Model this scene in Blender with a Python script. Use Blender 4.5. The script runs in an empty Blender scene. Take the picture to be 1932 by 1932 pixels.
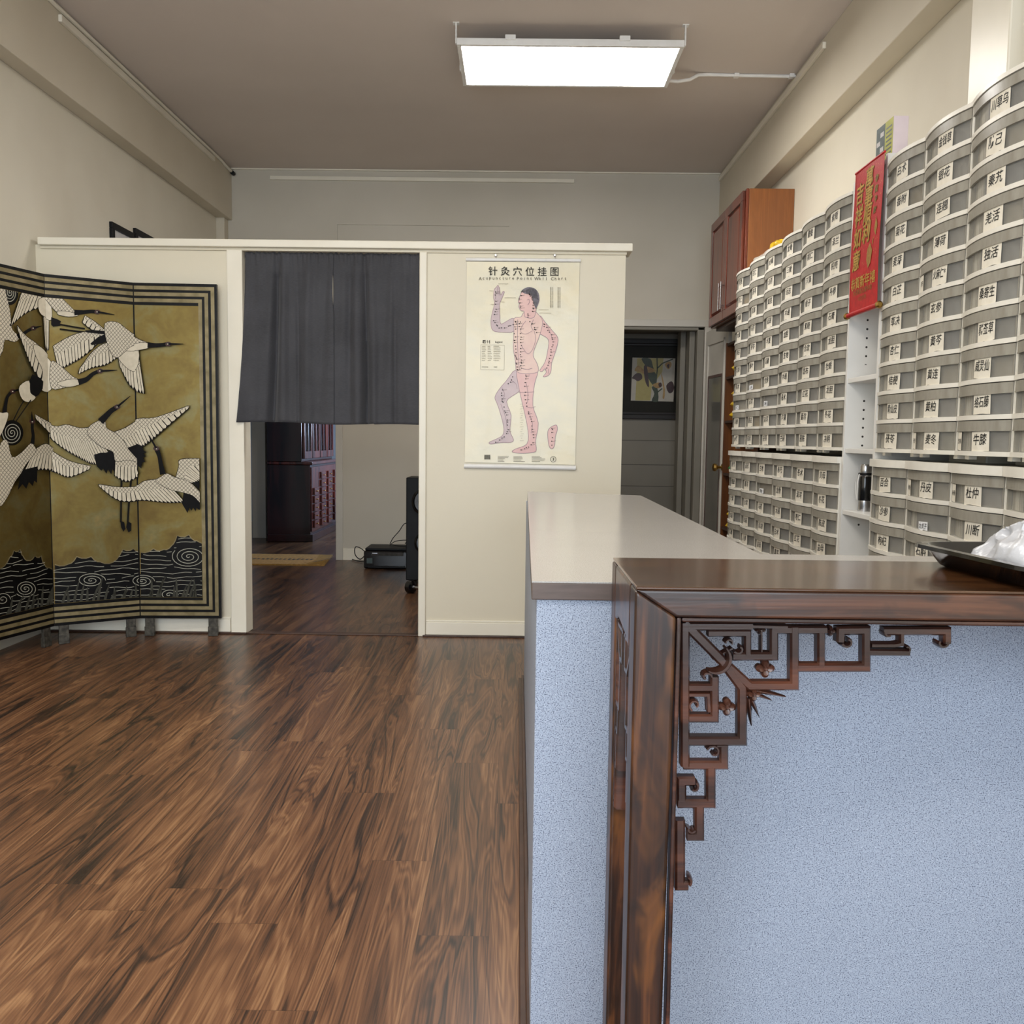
import bpy, math, random
from mathutils import Matrix, Vector, noise
random.seed(7)
PI = math.pi
SC = bpy.context.scene
COL = SC.collection

# ------------------------------------------------------------------ camera model (image 1932 x 1932)
F, VPX, VPY, ROLL, H = 1700.0, 978.0, 827.0, 0.0130, 1.28
def vdot(a, b): return sum(x*y for x, y in zip(a, b))
CY = Vector(((VPX-966)/F, -(VPY-966)/F, -1.0)).normalized()
CX = Vector((1.0, -ROLL, -vdot((1.0, -ROLL, 0), CY)/CY[2])).normalized()
CZ = CX.cross(CY)
def ray(px, py):
    d = Vector(((px-966)/F, -(py-966)/F, -1.0))
    return Vector((d.dot(CX), d.dot(CY), d.dot(CZ)))
def on_plane(px, py, p0, n):
    r = ray(px, py); o = Vector((0, 0, H))
    t = (Vector(p0)-o).dot(n)/r.dot(n)
    return o+r*t
def onX(px, py, X): return on_plane(px, py, (X, 0, 0), Vector((1, 0, 0)))
def onY(px, py, Y): return on_plane(px, py, (0, Y, 0), Vector((0, 1, 0)))
def onZ(px, py, Z): return on_plane(px, py, (0, 0, Z), Vector((0, 0, 1)))

cam = bpy.data.cameras.new('camera'); cam_o = bpy.data.objects.new('camera', cam); COL.objects.link(cam_o)
M = Matrix.Identity(4)
for i, ax in enumerate((CX, CY, CZ)):
    for j in range(3): M[i][j] = ax[j]
M[2][3] = H
cam_o.matrix_world = M
cam.sensor_width = 36; cam.lens = F/1932*36; cam.clip_start = 0.02
SC.camera = cam_o

# ------------------------------------------------------------------ materials
def lin(h):
    if isinstance(h, str):
        h = h.lstrip('#'); v = [int(h[i:i+2], 16)/255 for i in (0, 2, 4)]
    else: v = [c/255 for c in h]
    return tuple(c/12.92 if c <= .04045 else ((c+.055)/1.055)**2.4 for c in v)+(1.0,)

class NT:
    def __init__(s, name):
        s.m = bpy.data.materials.new(name); s.m.use_nodes = True
        s.t = s.m.node_tree; s.n = s.t.nodes
        s.n.clear()
        s.out = s.n.new('ShaderNodeOutputMaterial'); s.b = s.n.new('ShaderNodeBsdfPrincipled')
        s.t.links.new(s.b.outputs[0], s.out.inputs[0])
    def link(s, a, b): s.t.links.new(a, b)
    def node(s, kind, **kw):
        n = s.n.new('ShaderNode'+kind)
        for k, v in kw.items(): setattr(n, k, v)
        return n
    def set(s, sock, v):
        if hasattr(v, 'links') or hasattr(v, 'is_linked'): s.link(v, sock)
        else: sock.default_value = v
    def math(s, op, a, b=0.0, c=0.0):
        n = s.node('Math', operation=op)
        for i, v in enumerate((a, b, c)): s.set(n.inputs[i], v)
        return n.outputs[0]
    def comb(s, x, y, z):
        n = s.node('CombineXYZ')
        for i, v in enumerate((x, y, z)): s.set(n.inputs[i], v)
        return n.outputs[0]
    def sep(s, v):
        n = s.node('SeparateXYZ'); s.link(v, n.inputs[0]); return n.outputs
    def pos(s): return s.node('NewGeometry').outputs['Position']
    def obj(s): return s.node('TexCoord').outputs['Object']
    def mapv(s, v, sc, loc=(0, 0, 0)):
        n = s.node('Mapping'); s.link(v, n.inputs[0]); n.inputs['Scale'].default_value = sc
        n.inputs['Location'].default_value = loc; return n.outputs[0]
    def noise(s, v, scale, detail=3.0, rough=.5, dist=0.0):
        n = s.node('TexNoise'); s.link(v, n.inputs['Vector'])
        n.inputs['Scale'].default_value = scale; n.inputs['Detail'].default_value = detail
        n.inputs['Roughness'].default_value = rough; n.inputs['Distortion'].default_value = dist
        return n.outputs['Fac']
    def ramp(s, f, stops, interp='LINEAR'):
        n = s.node('ValToRGB'); s.link(f, n.inputs[0]); e = n.color_ramp.elements
        n.color_ramp.interpolation = interp
        while len(e) < len(stops): e.new(.5)
        for el, (p, c) in zip(e, stops): el.position = p; el.color = c if len(c) == 4 else tuple(c)+(1,)
        return n.outputs[0]
    def mix(s, f, a, b, mode='MIX'):
        n = s.node('Mix', data_type='RGBA', blend_type=mode)
        s.set(n.inputs['Factor'], f); s.set(n.inputs['A'], a); s.set(n.inputs['B'], b)
        return n.outputs['Result']
    def bump(s, h, strength=.2, dist=.01):
        n = s.node('Bump'); s.link(h, n.inputs['Height'])
        n.inputs['Strength'].default_value = strength; n.inputs['Distance'].default_value = dist
        s.link(n.outputs[0], s.b.inputs['Normal'])
    def p(s, **kw):
        names = dict(color='Base Color', rough='Roughness', metal='Metallic', coat='Coat Weight', coatr='Coat Roughness',
                     emis='Emission Color', estr='Emission Strength', alpha='Alpha', trans='Transmission Weight',
                     spec='Specular IOR Level', sheen='Sheen Weight', ior='IOR')
        for k, v in kw.items(): s.set(s.b.inputs[names[k]], v)
        return s.m

def plain(name, c1, c2=None, scale=8.0, rough=.5, metal=0.0, bump=0.0, bscale=60.0, coat=0.0, spec=.5, detail=3.0, stretch=(1, 1, 1), bdist=.004, world=True):
    """two-tone noise paint"""
    n = NT(name); v = n.mapv(n.pos() if world else n.obj(), stretch)
    a = lin(c1); b = lin(c2) if c2 else tuple(x*.88 for x in a[:3])+(1,)
    f = n.noise(v, scale, detail)
    col = n.ramp(f, [(.3, b), (.7, a)])
    n.p(color=col, rough=rough, metal=metal, coat=coat, spec=spec)
    if bump: n.bump(n.noise(n.mapv(n.pos() if world else n.obj(), (1, 1, 1)), bscale, 4.0), bump, bdist)
    return n.m

MT = {}
MT['wall'] = plain('cream_wall_paint', '#dcd5c4', '#d3cbb9', 1.6, .62, bump=.12, bscale=140)
MT['backwall'] = plain('grey_cream_wall_paint', '#cbc4b6', '#c2bbac', 1.2, .65, bump=.1, bscale=140)
MT['beam'] = plain('beige_beam_paint', '#d3cab7', '#cbc1ad', 1.3, .6, bump=.1, bscale=140)
MT['part'] = plain('cream_partition_paint', '#e0d8c3', '#dad1bb', 1.0, .48, bump=.06, bscale=90)
MT['trim'] = plain('ivory_gloss_trim_paint', '#ece6d6', '#e4ddcb', 3.0, .35, bump=.05, bscale=60)
MT['ceil'] = plain('taupe_ceiling_paint', '#d9cec5', '#d2c7be', .9, .75, bump=.08, bscale=160)
MT['alcove'] = plain('grey_board_paint', '#827d72', '#787368', 1.5, .5, bump=.05, bscale=60)
MT['gdoor'] = plain('grey_white_door_paint', '#cdc8be', '#c2bdb3', 3, .3)
MT['plastic_white'] = plain('white_frame_plastic', '#ece7dc', '#e2ddd0', 12, .35, world=False)
MT['white'] = plain('white_plastic', '#ecebe8', '#e4e2de', 12, .4)
MT['melamine'] = plain('white_melamine_board', '#e8e6e1', '#dfddd8', 5, .42)
def pegboard():
    n = NT('white_melamine_with_peg_holes'); x, y, z = n.sep(n.pos())
    c = n.ramp(n.noise(n.pos(), 5.0), [(.3, lin('#dfddd8')), (.7, lin('#e8e6e1'))])
    fz = n.math('SUBTRACT', n.math('FRACT', n.math('DIVIDE', z, .046)), .5)
    dz = n.math('MULTIPLY', fz, .046)
    dx = n.math('SUBTRACT', n.math('ABSOLUTE', n.math('SUBTRACT', x, 1.96)), .17)
    d = n.math('SQRT', n.math('ADD', n.math('MULTIPLY', dz, dz), n.math('MULTIPLY', dx, dx)))
    band = n.math('LESS_THAN', n.math('FRACT', n.math('DIVIDE', z, .42)), .62)
    hole = n.math('MULTIPLY', n.math('LESS_THAN', d, .0055), band)
    n.p(color=n.mix(hole, c, lin('#22201d')), rough=.42); return n.m
MT['pegboard'] = pegboard()
MT['black'] = plain('black_plastic', '#0f0f11', '#09090a', 20, .5, spec=.25)
MT['blackgloss'] = plain('glossy_black_plastic', '#0b0c0f', '#060608', 15, .16, coat=.4)
MT['chrome'] = plain('brushed_steel', '#c9c9cb', '#b5b5b8', 30, .22, metal=1.0)
MT['brass'] = plain('aged_brass', '#c9a763', '#a98543', 30, .28, metal=1.0)
MT['darkmetal'] = plain('dark_hardware_metal', '#39342f', '#26221e', 30, .35, metal=.9)
MT['ink'] = plain('black_ink', '#15130f', '#1d1a15', 60, .7)
MT['ink_faint'] = plain('faded_grey_ink', '#8d8674', '#9a927f', 60, .7)
MT['ink_soft'] = plain('soft_brown_ink', '#5c564a', '#696253', 60, .7)
MT['paper'] = plain('label_paper', '#eae3d4', '#dfd7c5', 25, .8)
MT['bluepaper'] = plain('white_label_paper', '#f4f4f4', '#ecedf0', 25, .7)
MT['brownedge'] = plain('brown_counter_edge_band', '#5a4a42', '#4e4038', 18, .42, stretch=(1, 1, 6))
MT['baseb'] = plain('brown_base_trim', '#4b3327', '#39261c', 12, .4, stretch=(1, 1, 1))

def wood(name, dark, mid, light, axis='Z', scale=9.0, rough=.3, coat=.3, ring=16.0, patch=None, bump=.1, local=True, blotch=None):
    n = NT(name); v = n.obj() if local else n.pos()
    st = {'X': (.09, 1, 1), 'Y': (1, .09, 1), 'Z': (1, 1, .09)}[axis]
    g = n.noise(n.mapv(v, st), scale, 5.0, .6, 1.2)
    s = n.math('SINE', n.math('MULTIPLY', g, ring*2.2))
    s = n.math('MULTIPLY_ADD', s, .5, .5)
    fine = n.noise(n.mapv(v, tuple(8*x if x == 1 else x for x in st)), scale*3, 3.0)
    f = n.math('ADD', n.math('MULTIPLY', s, .55), n.math('MULTIPLY', fine, .45))
    col = n.ramp(f, [(.18, lin(dark)), (.5, lin(mid)), (.85, lin(light))])
    if patch:
        pf = n.noise(n.mapv(v, tuple(.35 if x != 1 else 1 for x in st)), 9.0, 2.0, .5, .4)
        col = n.mix(n.ramp(pf, [(.42, (0, 0, 0)), (.62, (1, 1, 1))]), col, lin(patch), 'MIX')
        col = n.mix(n.math('MULTIPLY', fine, .55), col, lin(dark))
    if blotch:
        o_ = n.noise(n.mapv(v, tuple(.28 if x != 1 else 1 for x in st), (3, 1, 2)), 15.0, 3.0, .6, .6)
        col = n.mix(n.ramp(o_, [(.52, (0, 0, 0)), (.70, (.7, .7, .7))]), col, n.mix(fine, lin(blotch[0]), lin(light)))
        k_ = n.noise(n.mapv(v, tuple(.5 if x != 1 else 1 for x in st), (7, 5, 9)), 13.0, 3.0, .6, .8)
        col = n.mix(n.ramp(k_, [(.52, (0, 0, 0)), (.68, (.9, .9, .9))]), col, lin(blotch[1]))
        kn = n.node('TexVoronoi'); n.link(n.mapv(v, tuple(.6 if x != 1 else 1 for x in st)), kn.inputs['Vector']); kn.inputs['Scale'].default_value = 6.0
        col = n.mix(n.ramp(kn.outputs['Distance'], [(.05, (.9, .9, .9)), (.12, (0, 0, 0))]), col, lin(blotch[1]))
    n.p(color=col, rough=rough, coat=coat, coatr=.12)
    if bump: n.bump(f, bump, .002)
    return n.m
MT['tw_z'] = wood('dark_elm_wood_upright', '#20110b', '#3f2415', '#663d20', 'Z', 9, .38, .15, 9, None, blotch=('#80501f', '#160d0a'))
MT['tw_x'] = wood('dark_elm_wood_rail', '#23140f', '#42271b', '#603d2a', 'X', 9, .32, .3, 9, None, blotch=('#6a4029', '#231917'))
MT['tw_top'] = wood('dark_elm_wood_top', '#2a170d', '#472a14', '#654022', 'X', 10, .2, .6, 14, '#4a2e18', bump=.04)
MT['tw_carve'] = wood('carved_dark_elm', '#1c0e0a', '#45251a', '#6d412f', 'X', 14, .3, .4, 6, '#2e1e1a')
MT['cabdoor'] = wood('cherry_door_wood', '#43190d', '#5c2413', '#75331c', 'Z', 8, .3, .3, 7)
MT['cabside'] = wood('honey_cherry_side', '#7c481f', '#8f5628', '#a06634', 'Z', 7, .4, .15, 4, bump=.03)
MT['shelfwood'] = wood('brown_shelf_wood', '#5a3213', '#734318', '#8b5424', 'Z', 7, .42, .1, 5, local=False)
MT['mahog'] = wood('mahogany_wood', '#120405', '#260b0a', '#3a1513', 'Z', 8, .22, .5, 6, local=False)
MT['mahog_front'] = wood('mahogany_front', '#2c0f0d', '#4a1d18', '#6a3026', 'Z', 8, .25, .5, 6, local=False)

def floor_mat(name, dim=1.0, rough=.32):
    n = NT(name); x, y, z = n.sep(n.pos())
    W, L = .185, 1.24
    i = n.math('FLOOR', n.math('DIVIDE', n.math('ADD', x, 40.02), W))
    wn = n.node('TexWhiteNoise', noise_dimensions='1D'); n.link(i, wn.inputs['W'])
    vy = n.math('DIVIDE', n.math('ADD', n.math('ADD', y, 40.0), n.math('MULTIPLY', wn.outputs['Value'], L*3)), L)
    j = n.math('FLOOR', vy)
    wn2 = n.node('TexWhiteNoise', noise_dimensions='2D'); n.link(n.comb(i, j, 0), wn2.inputs['Vector'])
    idv = wn2.outputs['Value']
    vec = n.comb(n.math('MULTIPLY_ADD', x, 8.5, n.math('MULTIPLY', idv, 57.0)), n.math('MULTIPLY_ADD', y, .62, n.math('MULTIPLY', idv, 23.0)), n.math('MULTIPLY', idv, 11.0))
    g = n.noise(vec, 1.0, 3.0, .5, .7)
    rings = n.math('MULTIPLY_ADD', n.math('SINE', n.math('MULTIPLY', g, 120.0)), .5, .5)
    rings2 = n.math('POWER', n.math('MULTIPLY_ADD', n.math('SINE', n.math('MULTIPLY', g, 34.0)), .5, .5), 3.0)
    broad = n.noise(vec, .75, 2.0, .5, .3)
    fine = n.noise(n.comb(n.math('MULTIPLY', n.math('ADD', x, n.math('MULTIPLY', g, .03)), 190.0), n.math('MULTIPLY_ADD', y, 2.2, n.math('MULTIPLY', idv, 40.0)), 0.0), 1.0, 3.0, .6)
    f = n.math('ADD', n.math('ADD', n.math('MULTIPLY', rings, .13), n.math('MULTIPLY', broad, .52)), n.math('MULTIPLY', fine, .50))
    f = n.math('ADD', n.math('SUBTRACT', f, n.math('MULTIPLY', rings2, .15)), n.math('MULTIPLY_ADD', idv, .06, -.06))
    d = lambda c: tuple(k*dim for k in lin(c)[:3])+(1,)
    col = n.ramp(f, [(.27, d('#231a16')), (.38, d('#402d22')), (.49, d('#5f402c')), (.60, d('#735037')), (.76, d('#95704f'))])
    fx = n.math('FRACT', n.math('DIVIDE', n.math('ADD', x, 40.02), W)); fy = n.math('FRACT', vy)
    ex = n.math('LESS_THAN', n.math('MINIMUM', fx, n.math('SUBTRACT', 1.0, fx)), .006)
    ey = n.math('LESS_THAN', fy, .0018)
    seam = n.math('MAXIMUM', ex, ey)
    col = n.mix(n.math('MULTIPLY', seam, .4), col, lin('#1c110c'))
    n.p(color=col, rough=n.math('MULTIPLY_ADD', fine, .12, rough-.06), spec=.45)
    n.bump(n.math('SUBTRACT', n.math('MULTIPLY', fine, .4), seam), .12, .002)
    return n.m
MT['floor'] = floor_mat('walnut_plank_floor')
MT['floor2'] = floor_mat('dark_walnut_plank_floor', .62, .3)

def speckle(name, base, dark, light, rough=.35):
    n = NT(name); v = n.pos()
    a = n.noise(v, 430.0, 1.5, .6); b = n.noise(n.mapv(v, (1, 1, 1), (3, 5, 7)), 400.0, 2.0, .6)
    big = n.noise(v, 3.0, 2.0)
    c = n.ramp(big, [(.3, tuple(k*.95 for k in lin(base)[:3])+(1,)), (.7, lin(base))])
    c = n.mix(n.ramp(a, [(.535, (0, 0, 0)), (.62, (1, 1, 1))]), c, lin(dark))
    c = n.mix(n.ramp(b, [(.62, (0, 0, 0)), (.69, (.9, .9, .9))]), c, lin(light))
    return n.p(color=c, rough=rough)
MT['lam_front'] = speckle('speckled_blue_grey_laminate', '#9ea8b9', '#4f5669', '#c9d0dc', .45)
MT['lam_top'] = speckle('speckled_grey_countertop_laminate', '#aca8a3', '#969189', '#c0bcb6', .2)

# drawer plastics
def drawer_clear():
    n = NT('clear_drawer_plastic'); v = n.obj()
    f = n.noise(v, 40.0, 2.0)
    n.p(color=n.ramp(f, [(.3, lin('#b5b2aa')), (.7, lin('#c6c4bc'))]), rough=.2, alpha=.2)
    return n.m
def drawer_frost():
    n = NT('frosted_drawer_plastic'); v = n.obj()
    f = n.noise(n.mapv(v, (1, 3, 1)), 14.0, 2.0)
    n.p(color=n.ramp(f, [(.3, lin('#989285')), (.7, lin('#aaa599'))]), rough=.3, alpha=.86)
    return n.m
def contents_and_refraction():
    n = NT('dried_herb_contents_with_painted_refraction'); v = n.obj(); x, y, z = n.sep(v)
    oi = n.node('ObjectInfo').outputs['Random']
    tint = n.ramp(oi, [(0, lin('#76736c')), (.14, lin('#837e76')), (.28, lin('#696a6b')), (.42, lin('#8d8471')), (.55, lin('#716f6b')), (.68, lin('#7d7c79')), (.8, lin('#7a6a48')), (.88, lin('#85806f')), (.95, lin('#937a40'))], 'CONSTANT')
    g = n.noise(n.mapv(v, (1, 1, 1)), 55.0, 4.0, .65)
    tint = n.mix(n.math('MULTIPLY', g, .35), tint, lin('#55534e'))
    st = n.noise(n.comb(0.0, n.math('MULTIPLY', y, 90.0), oi), 1.0, 3.0, .7)
    edge = n.mix(n.ramp(st, [(.35, (0, 0, 0)), (.65, (1, 1, 1))]), lin('#8f897b'), lin('#e0dac9'))  # pale streaks: refraction in the clear drawer side, put into the colour
    lft = n.ramp(n.math('ADD', n.math('MULTIPLY', y, 2.5), .5), [(.66, (0, 0, 0)), (.70, (1, 1, 1))])
    n.p(color=n.mix(lft, tint, n.mix(.12, edge, tint)), rough=.6)
    return n.m
MT['dclear'] = drawer_clear(); MT['dfrost'] = drawer_frost(); MT['dcont'] = contents_and_refraction()

def gold_mat():
    n = NT('aged_gold_leaf'); v = n.pos()
    a = n.noise(v, 5.0, 4.0, .6, .4); b = n.noise(v, 38.0, 4.0, .6)
    c = n.ramp(a, [(.3, lin('#6d5a32')), (.5, lin('#82713f')), (.62, lin('#837b54')), (.75, lin('#968352'))])
    c = n.mix(n.math('MULTIPLY', b, .45), c, lin('#5f4f2a'))
    n.p(color=c, rough=.4, metal=.75); n.bump(b, .08, .002); return n.m
MT['gold'] = gold_mat()
MT['goldstripe'] = plain('worn_gold_stripe', '#8f8260', '#6f6342', 16, .45, metal=.35)
MT['lacquer'] = plain('black_lacquer', '#08080a', '#040405', 12, .35, spec=.2)
MT['lacq_line'] = plain('grey_incised_line', '#a7a596', '#8d8b7c', 30, .6)
MT['reed'] = plain('dark_grey_reed_paint', '#45443c', '#34332b', 30, .7, spec=.2)
MT['outline'] = plain('crane_outline_paint', '#1a1713', '#12100d', 30, .7, spec=.15)
MT['cream'] = plain('crane_cream_paint', '#d3c9b4', '#c2b8a2', 30, .55)
MT['featherblack'] = plain('crane_black_paint', '#0d0c0e', '#070708', 30, .6, spec=.15)
MT['cranered'] = plain('crane_dark_red_paint', '#3c1512', '#2a0f0d', 30, .5)
def scale_mat():
    n = NT('crane_scale_feathers'); v = n.pos()
    x, y, z = n.sep(v); u = n.math('ADD', n.math('ADD', x, n.math('MULTIPLY', y, .75)), n.math('MULTIPLY', n.noise(v, 14.0, 1.0), .012))
    a = n.math('ABSOLUTE', n.math('SINE', n.math('MULTIPLY', n.math('ADD', u, z), 128.0)))
    b = n.math('ABSOLUTE', n.math('SINE', n.math('MULTIPLY', n.math('SUBTRACT', u, z), 128.0)))
    mn = n.math('MINIMUM', a, b)
    n.p(color=n.ramp(mn, [(.10, lin('#5f574b')), (.42, lin('#cbc1ac'))]), rough=.55); return n.m
MT['scales'] = scale_mat()

def cloth():
    n = NT('charcoal_woven_fabric'); v = n.pos()
    w = n.noise(n.mapv(v, (60, 60, 500)), 1.0, 2.0); b = n.noise(v, 4.0, 3.0)
    f = n.math('ADD', n.math('MULTIPLY', w, .5), n.math('MULTIPLY', b, .5))
    n.p(color=n.ramp(f, [(.3, lin('#2c2c30')), (.7, lin('#434348'))]), rough=.75, sheen=.15); n.bump(w, .12, .001); return n.m
MT['cloth'] = cloth()
def emit(name, c, s):
    n = NT(name); f = n.noise(n.pos(), 2.0, 1.0)
    n.p(color=(.9, .9, .9, 1), emis=n.ramp(f, [(.2, lin(c)), (.8, (1, 1, 1, 1))]), estr=s, rough=.5); return n.m
MT['lightpanel'] = emit('lit_white_diffuser', '#fffaf2', 20.0)
def glass(name, c, rough=.05, alpha=.25):
    n = NT(name); f = n.noise(n.pos(), 3.0, 1.0)
    n.p(color=n.ramp(f, [(.3, lin(c)), (.7, tuple(min(1, k*1.1) for k in lin(c)[:3])+(1,))]), rough=rough, alpha=alpha, spec=.8); return n.m
MT['glassdark'] = glass('dark_cabinet_glass', '#1c2430', .04, .85)
MT['pane'] = glass('window_pane_glass', '#dfe9f0', .02, .06)
MT['doorglass'] = plain('mirror_like_door_panel', '#8d8b83', '#83817a', 4, .08, metal=.4)
MT['red'] = plain('red_paper_scroll', '#c4161c', '#a80f16', 30, .4)
def redfleck():
    n = NT('red_gold_flecked_paper'); v = n.pos()
    s = n.noise(v, 130.0, 3.0, .7)
    n.p(color=n.mix(n.ramp(s, [(.62, (0, 0, 0)), (.66, (1, 1, 1))]), lin('#b5141b'), lin('#d78a4a')), rough=.42); return n.m
MT['redfleck'] = redfleck()
MT['goldink'] = plain('gold_ink', '#d0a650', '#a8822f', 40, .4, metal=.15)
MT['darkgoldink'] = plain('dark_gold_ink', '#3f2f12', '#a98a3a', 90, .4, metal=.1)
MT['yellow'] = plain('yellow_plastic_wrap', '#e2bf2e', '#b98f18', 25, .3)
MT['green'] = plain('green_plastic_wrap', '#1c7a3e', '#125a2c', 25, .3)
MT['pinkcard'] = plain('pale_pink_card', '#e3d5d8', '#d9cacf', 10, .7)
MT['yelgreen'] = plain('yellow_green_card', '#b7b748', '#9a9a35', 20, .6)
MT['slate'] = plain('slate_green_card', '#4c5a58', '#33403f', 20, .6)
MT['coir'] = plain('golden_coir_mat', '#a98243', '#8a672f', 40, .9, bump=.4, bscale=300)
MT['coirborder'] = plain('ochre_mat_corner', '#96701f', '#7c5b17', 40, .9)
MT['chartpaper'] = plain('laminated_cream_chart_paper', '#ece2c4', '#e2dcc6', 5, .2, coat=.12, spec=.3, bump=.4, bscale=7, bdist=.012, stretch=(1, 1, 1.6))
MT['skin_torso'] = plain('chart_pale_pink_ink', '#e8c9b6', '#dcb5aa', 9, .3)
MT['skin_pink'] = plain('chart_pink_ink', '#e2b8ae', '#d8a8a2', 9, .3)
MT['skin_mauve'] = plain('chart_mauve_ink', '#ccb5b2', '#bea7a8', 9, .3)
MT['chart_line'] = plain('chart_outline_ink', '#a98789', '#957a80', 40, .35)
MT['hair'] = plain('chart_hair_ink', '#6b626a', '#4a424b', 60, .4)
MT['bag'] = plain('white_bag_film', '#b4b5b9', '#a2a4a9', 14, .32, bump=.5, bscale=22, bdist=.01)
MT['clearbag'] = glass('clear_bag_film', '#d9d3ca', .25, .55)
MT['matboard'] = plain('dark_olive_mat_board', '#1f1d16', '#191711', 10, .5, spec=.2)
MT['pframe'] = wood('dark_picture_frame_wood', '#070403', '#110806', '#1c110e', 'X', 8, .5, .0, 6)
MT['printpaper'] = plain('print_pale_ground', '#b3ada1', '#a5a095', 12, .4)
MT['printyellow'] = plain('print_straw_yellow', '#a79c5f', '#9b8f52', 12, .4)
MT['leafdark'] = plain('print_dark_green', '#2f3b22', '#1f2a18', 30, .4)
MT['petal'] = plain('print_ochre_petal', '#a98a52', '#8c6a3a', 30, .4)
MT['maroon'] = plain('print_maroon', '#3a171b', '#2a1013', 30, .4)
MT['certpaper'] = plain('certificate_paper', '#c9c6c4', '#b7b4b4', 20, .4)
MT['foot'] = plain('worn_dark_metal_foot', '#5a564d', '#2e2b27', 40, .5, metal=.4, bump=.3, bscale=90)
MT['alcove_line'] = plain('painted_groove_shade', '#55514a', '#4b4740', 6, .6)  # darker colour stands in for shading along the board grooves
MT['dullmould'] = plain('dull_brown_moulding', '#6b5650', '#5b4843', 8, .4)
MT['greywall'] = plain('blue_grey_wall_paint', '#7f8389', '#767a80', 2, .6)

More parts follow.
